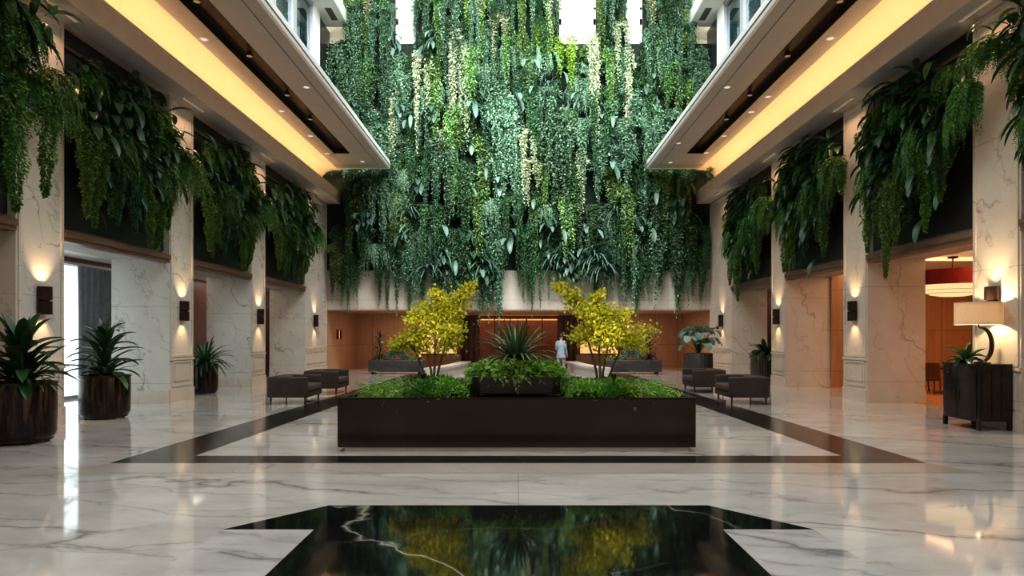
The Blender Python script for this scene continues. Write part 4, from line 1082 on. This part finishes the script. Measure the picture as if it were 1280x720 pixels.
for q in range(30):
    a = q*2.39996; e = g.uniform(0.5,1.45); L = g.uniform(0.55,1.15)
    tip = Vector((math.cos(a)*math.cos(e)*L*0.85, math.sin(a)*math.cos(e)*L*0.85, math.sin(e)*L))
    st.tube([(0,0,0.95),(tip.x*0.4,tip.y*0.4,0.95+tip.z*0.65),(tip.x,tip.y,0.95+tip.z)],[0.016,0.012,0.008],6)
    lf.blades(np.array([tip[:]])+np.array([[0,0,0.97]]), np.array([[math.cos(a)*0.9,math.sin(a)*0.9,0.15]]), 0.44, 0.36, 1.1, seg=7, fold=0.12, base=0.55, peak=0.3)
st.build('stem', M['stem'], t); link('foliage', lf.mesh('frosted_foliage', M['monstera']), t)
t = thing('square_planter', 'tall square charcoal planter with a leafy plant beside the third right pillar', 'planter', (8.72,24.0,0))
MB().bbox(-0.42,0.42,-0.42,0.42,0.03,1.0,0.02).build('box_body', M['planter_grey'], t)
m = MB()
for q in range(9): m.box(-0.39+q*0.09,-0.36+q*0.09,-0.43,-0.42,0.06,0.97)
m.build('front_ribs', M['bronze'], t)
MB().box(-0.36,0.36,-0.36,0.36,0,0.03).build('plinth', M['bronze'], t)
MB().box(-0.37,0.37,-0.37,0.37,1.0,1.006).build('soil', M['soil'], t)
lf = Leaves(411); rosette(lf, 44, 0.62, 0.15, 0.0, (0.2,1.35), (0.5,0.9), 0.10)
tag(link('leafy_plant', lf.mesh('leafy_foliage', M['broad']), None, (8.72,24.0,1.0)), 'dark green leafy plant growing in the tall square charcoal planter', 'plant')

# low planters in the niche
def low_planter(x, side):
    t = thing('low_planter', 'long low charcoal planter box on the floor before the timber wall, %s' % side, 'planter', (x,29.6,0), 0, 'low charcoal planters below the green wall')
    MB().bbox(-1.18,1.18,-0.3,0.3,0.10,0.62,0.015).build('box_body', M['planter_grey'], t)
    m = MB()
    for z in (0.2,0.28,0.36,0.44,0.52): m.box(-1.16,1.16,-0.306,-0.3,z,z+0.01)
    m.build('front_grooves', M['bowl'], t)
    for xx in (-1.0,1.0): MB().box(xx-0.05,xx+0.05,-0.25,0.25,0,0.10).build('foot', M['bronze'], t)
    MB().box(-1.13,1.13,-0.26,0.26,0.62,0.625).build('soil', M['soil'], t)
low_planter(-5.27,'left'); low_planter(4.98,'right')
dr = Leaves(420)
for q in range(5): rosette(dr, 9, 0.48-0.03*q, 0.07, 0.15+0.20*q, (0.0+0.1*q,0.7+0.17*q), (0.4,0.7), 0.02)
rosette(dr, 30, 0.42, 0.06, 0.02, (0.1,1.2), (0.4,0.9), 0.05)
drm = dr.mesh('dracaena_foliage', M['shadowplant'])
sug = ground_mesh('succulent', M['broad_grey'], 0.45, 0.28, 0.42, 421, n=900, leaf=0.09)
sul = ground_mesh('low_succulent', M['fern'], 0.30, 0.22, 0.14, 422, n=400, leaf=0.06)
for s in (-1,1):
    sd = 'left' if s < 0 else 'right'
    x0 = -6.0 if s < 0 else 5.68
    t = thing('dracaena', 'dark tiered dracaena silhouetted in the %s low charcoal planter' % sd, 'plant', (x0,29.6,0.62), 0, 'dracaenas in the low planters')
    link('foliage', drm, t); MB().tube([(0,0,0),(0.01,0,0.6),(0,0,1.0)],[0.025,0.02,0.014],8).build('stem', M['bark'], t)
    tag(link('succulent_clump', sug, None, (x0-s*0.75 if s > 0 else x0+0.72,29.6,0.62)), 'rounded grey-green clump in the %s low charcoal planter' % sd, 'plant', 'rounded clumps in the low planters')
    tag(link('low_succulent', sul, None, ((-4.72 if s < 0 else 4.35),29.6,0.62)), 'flat green clump at the inner end of the %s low charcoal planter' % sd, 'plant', 'flat clumps in the low planters')

# ------------------------------------------------------------------ armchairs
def armchair(loc, rotz, label, first=None, group='low taupe armchairs'):
    if first is not None: return copy_thing(first, loc, rotz, label, group)
    # front looks along +x, width along y
    t = thing('armchair', label, 'armchair', loc, rotz, group)
    for sg in (-1,1):
        y0, y1 = (-0.62,-0.50) if sg < 0 else (0.50,0.62)
        m = MB(); m.bbox(-0.50,0.48,y0,y1,0.17,0.67,0.045,4)
        m.build('arm', M['chair'], t)
    MB().bbox(-0.50,-0.34,-0.52,0.52,0.17,0.67,0.045,4).build('backrest', M['chair'], t)
    MB().bbox(-0.36,0.47,-0.50,0.50,0.17,0.30,0.02).build('seat_frame', M['chair'], t)
    m = MB(); m.bbox(-0.34,0.50,-0.495,0.495,0.30,0.47,0.05,4); m.build('seat_cushion', M['cushion'], t)
    MB().bbox(-0.345,-0.20,-0.49,0.49,0.47,0.66,0.05,4).build('back_cushion', M['cushion'], t)
    for x in (-0.42,0.40):
        for y in (-0.55,0.55):
            MB().lathe([(0.016,0.0),(0.026,0.175)],10,c=(x,y,0)).build('leg', M['leg'], t)
    return t
ch = armchair((-5.53,16.95,0), 0, 'low taupe armchair in the pair left of the planter, the one in front')
armchair((-5.53,19.75,0), 0, 'low taupe armchair in the pair left of the planter, the one behind', ch)
armchair((5.53,16.95,0), PI, 'low taupe armchair in the pair right of the planter, the one in front', ch)
armchair((5.50,20.3,0), PI, 'low taupe armchair in the pair right of the planter, the one behind', ch)

# ------------------------------------------------------------------ cabinet, lamp, plant
KX0, KX1, KY0, KY1, KZ = 8.0, 8.58, 11.85, 12.85, 1.16
t = thing('cabinet', 'black lacquer cabinet with doors and drawers standing against the first right pillar', 'cabinet', ((KX0+KX1)/2,(KY0+KY1)/2,0), -PI/2)
w2, d2 = (KY1-KY0)/2, (KX1-KX0)/2          # local: front looks to -y
m = MB()
n = 10; fp = []
for q in range(n+1):
    x = -w2+2*w2*q/n; fp.append((x, -d2-0.05*(1-(x/w2)**2)))
bodyp = fp + [(w2,d2),(-w2,d2)]
m.prism(bodyp, 0.16, KZ-0.04); m.build('carcass', M['lacquer'], t)
MB().prism([(x*1.02,y*1.02-0.01) for x,y in bodyp], KZ-0.04, KZ).build('top', M['lacquer'], t)
def curved(x0,x1,z0,z1,th=0.016):
    m = MB(); pts = []
    for q in range(7):
        x = x0+(x1-x0)*q/6; pts.append((x, -d2-0.05*(1-(x/w2)**2)))
    m.prism([(x,y-th) for x,y in pts]+[(x,y) for x,y in reversed(pts)], z0, z1); return m
for k in range(2):
    x0 = -w2+0.04+k*(w2-0.04); x1 = x0+w2-0.045
    dw = curved(x0+0.008,x1,0.88,1.08).build('drawer', M['lacquer'], t)
    MB().lathe([(0.013,0),(0.02,0.012),(0.0,0.022)],14).build('knob', M['brass'], dw).location = ((x0+x1)/2,-d2-0.075,0.975)
    do = curved(x0+0.008,x1,0.22,0.86).build('door', M['lacquer'], t)
    hx = x1-0.04 if k == 0 else x0+0.05
    MB().tube([(hx,-d2-0.085,0.50),(hx,-d2-0.085,0.66)],0.008,8).build('handle', M['brass'], do)
for x in (-w2+0.035,w2-0.035):
    for y in (-d2+0.02,d2-0.03): MB().box(x-0.03,x+0.03,y-0.03,y+0.03,0,0.17).build('leg', M['lacquer'], t)
for k in range(3):   # side slats seen from the front
    MB().box(w2,w2+0.012,-d2+0.05+k*0.17,-d2+0.19+k*0.17,0.2,1.08).build('side_panel', M['lacquer'], t)
m = MB()
# lamp
LX, LY = 8.24, 12.22
t = thing('table_lamp', 'table lamp with lit cream drum shade and curved bronze stem on the black cabinet', 'lamp', (LX,LY,KZ))
MB().lathe([(0.13,0),(0.13,0.02),(0.04,0.035)],28,c=(0.07,0,0)).build('base', M['bronze'], t)
pts = []; rad = []
for q in range(17):
    a = -PI*0.50 + PI*1.02*q/16
    pts.append((0.04+0.20*math.cos(a), 0, 0.335+0.31*math.sin(a))); rad.append(0.014+0.026*math.sin(PI*(q+1.5)/19))
pts.append((0.0,0,0.66)); rad.append(0.014); pts.append((0.0,0,0.72)); rad.append(0.012)
MB().tube(pts, rad, 12).build('stem', M['bronze'], t)
R = 0.375
sh = MB().lathe([(R,0.70),(R,1.085),(R-0.006,1.085),(R-0.006,0.70),(R,0.70)],56,cap0=False,cap1=False).build('lamp_shade', M['shade'], t)
MB().lathe([(R+0.003,0.695),(R+0.003,0.712),(R-0.009,0.712),(R-0.009,0.695),(R+0.003,0.695)],56,cap0=False,cap1=False).lathe([(R+0.003,1.073),(R+0.003,1.09),(R-0.009,1.09),(R-0.009,1.073),(R+0.003,1.073)],56,cap0=False,cap1=False).build('shade_band', M['shade'], sh)
m = MB()
for q in range(3):
    a = q*2*PI/3; m.tube([(0,0,0.74),((R-0.006)*math.cos(a),(R-0.006)*math.sin(a),0.74)],0.004,6)
m.build('shade_ring', M['brass'], t)
MB().lathe([(0.0,0.74),(0.028,0.76),(0.04,0.82),(0.028,0.87),(0.0,0.885)],16,cap0=False,cap1=False).build('bulb', emit('lamp_bulb',(1.0,0.72,0.42),14.0), t)
point((LX,LY,KZ+0.95), 68, (1.0,0.70,0.40), 0.05)
lf = Leaves(430); rosette(lf, 20, 0.44, 0.11, 0.04, (0.15,1.2), (0.35,0.8), 0.04, base=0.5, peak=0.35)
t = thing('bromeliad', 'small dark green rosette plant on the black cabinet under the lamp', 'plant', (LX-0.10,LY+0.20,KZ))
link('foliage', lf.mesh('bromeliad_foliage', M['potleaf']), t)
MB().lathe([(0.09,0),(0.12,0.05),(0.11,0.055)],20).build('dish', M['bronze'], t)

# ------------------------------------------------------------------ dining room
t = thing('pendant_lamp', 'large red drum pendant lamp with a lit cream bowl hanging in the dining room', 'pendant lamp', (10.95,17.2,-0.07))
PR = 0.92
MB().lathe([(PR,3.0),(PR,3.36),(PR-0.02,3.36),(PR-0.02,3.0),(PR,3.0)],64,cap0=False,cap1=False).build('drum', M['redfab'], t)
MB().lathe([(PR-0.005,3.0),(PR-0.005,2.92),(PR*0.9,2.86),(PR*0.62,2.80),(PR*0.58,2.79),(PR*0.55,2.76),(PR*0.3,2.72),(0.0,2.71)],64,cap0=False,cap1=False).build('bowl_diffuser', M['diffuser'], t)
m = MB()
for z, rr_ in ((2.995,PR+0.004),(2.865,PR*0.905),(2.795,PR*0.60)): m.lathe([(rr_,z-0.008),(rr_+0.006,z),(rr_,z+0.008),(rr_-0.004,z)],64,cap0=False,cap1=False)
m.build('trim_ring', M['brass'], t)
MB().tube([(0,0,3.3),(0,0,3.72)],0.02,8).lathe([(0.02,3.66),(0.12,3.68),(0.12,3.72)],24).build('rod', M['bronze'], t)
MB().tube([(-PR+0.02,0,3.33),(PR-0.02,0,3.33)],0.012,6).tube([(0,-PR+0.02,3.33),(0,PR-0.02,3.33)],0.012,6).build('spider', M['bronze'], t)
t = thing('dining_table', 'dark timber dining table in the warm room behind the right pillars', 'table', (12.35,19.7,0))
MB().lathe([(0.0,0.70),(0.66,0.705),(0.70,0.72),(0.70,0.75),(0.0,0.755)],40,cap0=False,cap1=False).build('tabletop', M['darkwood'], t)
MB().lathe([(0.06,0.05),(0.05,0.4),(0.09,0.71)],16).build('pedestal', M['darkwood'], t)
MB().lathe([(0.34,0.0),(0.34,0.02),(0.06,0.06)],24).build('base', M['darkwood'], t)
dc = None
for k, (x, y, rz, lab) in enumerate(((11.55,19.2,-0.9,'dark dining chair with rounded back left of the dining table'),(12.45,18.75,0.05,'dark dining chair with rounded back in front of the dining table'),(12.0,20.55,3.5,'dark dining chair with rounded back behind the dining table'))):
    if dc is None:
        dc = t = thing('dining_chair', lab, 'chair', (x,y,0), rz, 'dark dining chairs')     # looks to +y
        MB().bbox(-0.24,0.24,-0.22,0.24,0.40,0.49,0.03).build('seat', M['darkwood'], t)
        m = MB(); nn = 12; vs = []
        for z in (0.49,0.90):
            for rr_ in (0.27,0.235):
                for q in range(nn+1):
                    a = PI+0.0 + PI*q/nn; vs.append((rr_*math.cos(a), 0.06+rr_*1.05*math.sin(a), z - (0.10 if z > 0.6 and q in (0,nn) else 0)))
        a = nn+1; fs = []
        for q in range(nn): fs += [(q,q+1,2*a+q+1,2*a+q),(a+q,3*a+q,3*a+q+1,a+q+1),(q,a+q,a+q+1,q+1),(2*a+q,2*a+q+1,3*a+q+1,3*a+q)]
        fs += [(0,2*a,3*a,a),(nn,a+nn,3*a+nn,2*a+nn)]
        m.add(vs, fs, True); m.build('backrest', M['darkwood'], t)
        for xx in (-0.2,0.2):
            for yy in (-0.18,0.2): MB().tube([(xx,yy,0.41),(xx*1.1,yy*1.1,0)],[0.024,0.016],8).build('leg', M['darkwood'], t)
    else: copy_thing(dc, (x,y,0), rz, lab)

# ------------------------------------------------------------------ curtain in the left aisle
t = thing('curtain', 'grey floor-length pleated curtain beside the tall bright window', 'curtain', (-XO+0.16,17.95,0))
m = MB(); nn = 120; vs = []
for z in (0.03,1.2,2.4,3.5):
    for q in range(nn+1):
        u = q/nn; vs.append((0.06*math.sin(u*nn*0.62)+0.02*math.sin(u*17+z), u*2.9, z))
fs = []
for i in range(3): fs += [(i*(nn+1)+q,i*(nn+1)+q+1,(i+1)*(nn+1)+q+1,(i+1)*(nn+1)+q) for q in range(nn)]
m.add(vs, fs, True).build('drape', M['curtain'], t)
MB().box(-0.05,0.05,-5.2,3.0,3.5,3.56).build('track', M['frame'], t)

# ------------------------------------------------------------------ the person
def skin_mesh(name, verts, edges, radii, root, mat, sub=2):
    me = bpy.data.meshes.new(name); me.from_pydata(verts, edges, [])
    o = bpy.data.objects.new(name, me); C.objects.link(o)
    md = o.modifiers.new('skin','SKIN'); md.use_smooth_shade = True
    for i, r in enumerate(radii):
        sv = me.skin_vertices[0].data[i]; sv.radius = r if hasattr(r,'__len__') else (r,r); sv.use_root = (i == root)
    s_ = o.modifiers.new('sub','SUBSURF'); s_.levels = sub; s_.render_levels = sub
    dg = bpy.context.evaluated_depsgraph_get()
    res = bpy.data.meshes.new_from_object(o.evaluated_get(dg)); res.name = name
    bpy.data.objects.remove(o); res.materials.clear(); res.materials.append(mat)
    res.polygons.foreach_set('use_smooth', [True]*len(res.polygons))
    return res
pr = thing('person', 'person with dark hair in a pale tunic and grey trousers walking past the portal', 'person', (1.88,30.0,0), 2.6)
# local: looks to -y; x is the left of the body
V = []; E = []; Rr = []
def jv(p, r, link_=None):
    V.append(p); Rr.append(r); i = len(V)-1
    if link_ is not None: E.append((link_, i))
    return i
pel = jv((0,0,0.93),(0.15,0.105))
wst = jv((0,0,1.08),(0.125,0.09),pel); chs = jv((0,0.01,1.27),(0.15,0.10),wst); nb = jv((0,0.01,1.42),(0.07,0.065),chs); nk = jv((0,-0.005,1.49),0.05,nb)
hd1 = jv((0,-0.02,1.56),(0.068,0.078),nk); hd2 = jv((0,-0.015,1.64),(0.075,0.09),hd1); hd3 = jv((0,-0.01,1.69),(0.06,0.072),hd2)
jv((0,-0.11,1.585),0.010,hd1)                 # nose
for s in (-1,1):
    jv((s*0.078,0.0,1.585),0.014,hd1)          # ear
    hip = jv((s*0.09,0,0.86),0.09,pel); kn = jv((s*0.10,-0.05 if s < 0 else 0.03,0.48),0.058,hip); an = jv((s*0.10,-0.06 if s < 0 else 0.14,0.09),0.038,kn)
    jv((s*0.10,-0.17 if s < 0 else 0.04,0.035),0.034,an)
    sh_ = jv((s*0.17,0.01,1.39),0.06,chs)
    el = jv((s*0.23,0.02,1.12),0.042,sh_); wr = jv((s*0.20,-0.16,0.98) if s > 0 else (s*0.24,-0.08,0.88),0.028,el)
    hp = jv((s*0.18,-0.22,0.96) if s > 0 else (s*0.24,-0.11,0.80),(0.034,0.02),wr)
    base = Vector(V[hp]); dirv = (Vector(V[hp])-Vector(V[wr])).normalized()
    for q, (off, ln) in enumerate(((-0.026,0.065),(-0.009,0.078),(0.009,0.074),(0.026,0.058))):
        side = Vector((0,1,0)) if s < 0 else Vector((0,0.2,1)).normalized()
        p1 = base + side*off + dirv*0.035; p2 = p1 + dirv*ln*0.5 + Vector((-s*0.008,0,0)); p3 = p2 + dirv*ln*0.4 + Vector((-s*0.02,0,0))
        a = jv(p1[:],0.010,hp); b2 = jv(p2[:],0.009,a); jv(p3[:],0.007,b2)
    th = base + dirv*-0.02 + Vector((-s*0.03,-0.02,0)); a = jv(th[:],0.012,hp); jv((th+dirv*0.05+Vector((-s*0.012,-0.01,0)))[:],0.009,a)
link('body', skin_mesh('body', V, E, Rr, 0, M['skin'], 2), pr)
# hair cap
m = MB(); vs = []; fs = []; n1, n2 = 10, 20
for i in range(n1+1):
    th = PI*0.62*i/n1
    for k in range(n2):
        a = 2*PI*k/n2
        y = math.sin(th)*math.sin(a)
        drop = 0.35 if y > 0 else (-0.25 if y < -0.3 else 0.0)
        tt = th*(1+drop*(i/n1))
        vs.append((0.088*math.sin(tt)*math.cos(a), -0.012+0.104*math.sin(tt)*math.sin(a), 1.645+0.115*math.cos(tt)))
for i in range(n1): fs += [(i*n2+k,i*n2+(k+1)%n2,(i+1)*n2+(k+1)%n2,(i+1)*n2+k) for k in range(n2)]
m.add(vs, fs, True); m.build('hair', M['hair'], pr)
def rings(m, rs, n=20):
    vs = []
    for cx, cy, z, rx, ry in rs:
        for k in range(n):
            a = 2*PI*k/n; w_ = 1+0.03*math.sin(5*a+z*9); vs.append((cx+rx*w_*math.cos(a), cy+ry*w_*math.sin(a), z))
    fs = [(i*n+k,i*n+(k+1)%n,(i+1)*n+(k+1)%n,(i+1)*n+k) for i in range(len(rs)-1) for k in range(n)]
    return m.add(vs, fs, True)
m = MB(); rings(m, [(0,0,0.70,0.225,0.165),(0,0,0.86,0.205,0.15),(0,0,1.06,0.165,0.125),(0,0.01,1.26,0.195,0.135),(0,0.01,1.38,0.175,0.115),(0,0.008,1.45,0.085,0.085)])
for s in (-1,1):
    el = (s*0.23,0.02,1.12); wr = (s*0.205,-0.13,0.995) if s > 0 else (s*0.24,-0.065,0.905)
    m.tube([(s*0.12,0.01,1.39),(s*0.18,0.012,1.36),(s*0.215,0.018,1.22),el,wr],[0.075,0.078,0.066,0.058,0.05],12)
m.build('tunic', M['tunic'], pr)
m = MB()
for s in (-1,1):
    yk, ya = (-0.05,-0.06) if s < 0 else (0.03,0.14)
    rings(m, [(s*0.085,0,0.90,0.125,0.13),(s*0.095,yk*0.5,0.68,0.105,0.11),(s*0.10,yk,0.48,0.085,0.09),(s*0.10,(yk+ya)/2,0.28,0.078,0.085),(s*0.10,ya,0.07,0.075,0.09)], 16)
m.build('trousers', M['trousers'], pr)
for s in (-1,1):
    ya = -0.06 if s < 0 else 0.14
    MB().bbox(s*0.10-0.05,s*0.10+0.05,ya-0.17,ya+0.07,0.0,0.085,0.03,3).build('shoe', M['shoe'], pr)

# ------------------------------------------------------------------ look
sc = bpy.context.scene
sc.view_settings.view_transform = 'Standard'
sc.view_settings.look = 'Medium High Contrast'
sc.view_settings.exposure = 0.0
sc.cycles.use_denoising = True
sc.cycles.max_bounces = 8; sc.cycles.diffuse_bounces = 4; sc.cycles.glossy_bounces = 4; sc.cycles.transparent_max_bounces = 12
sc.cycles.sample_clamp_indirect = 6.0; sc.cycles.caustics_reflective = False; sc.cycles.caustics_refractive = False
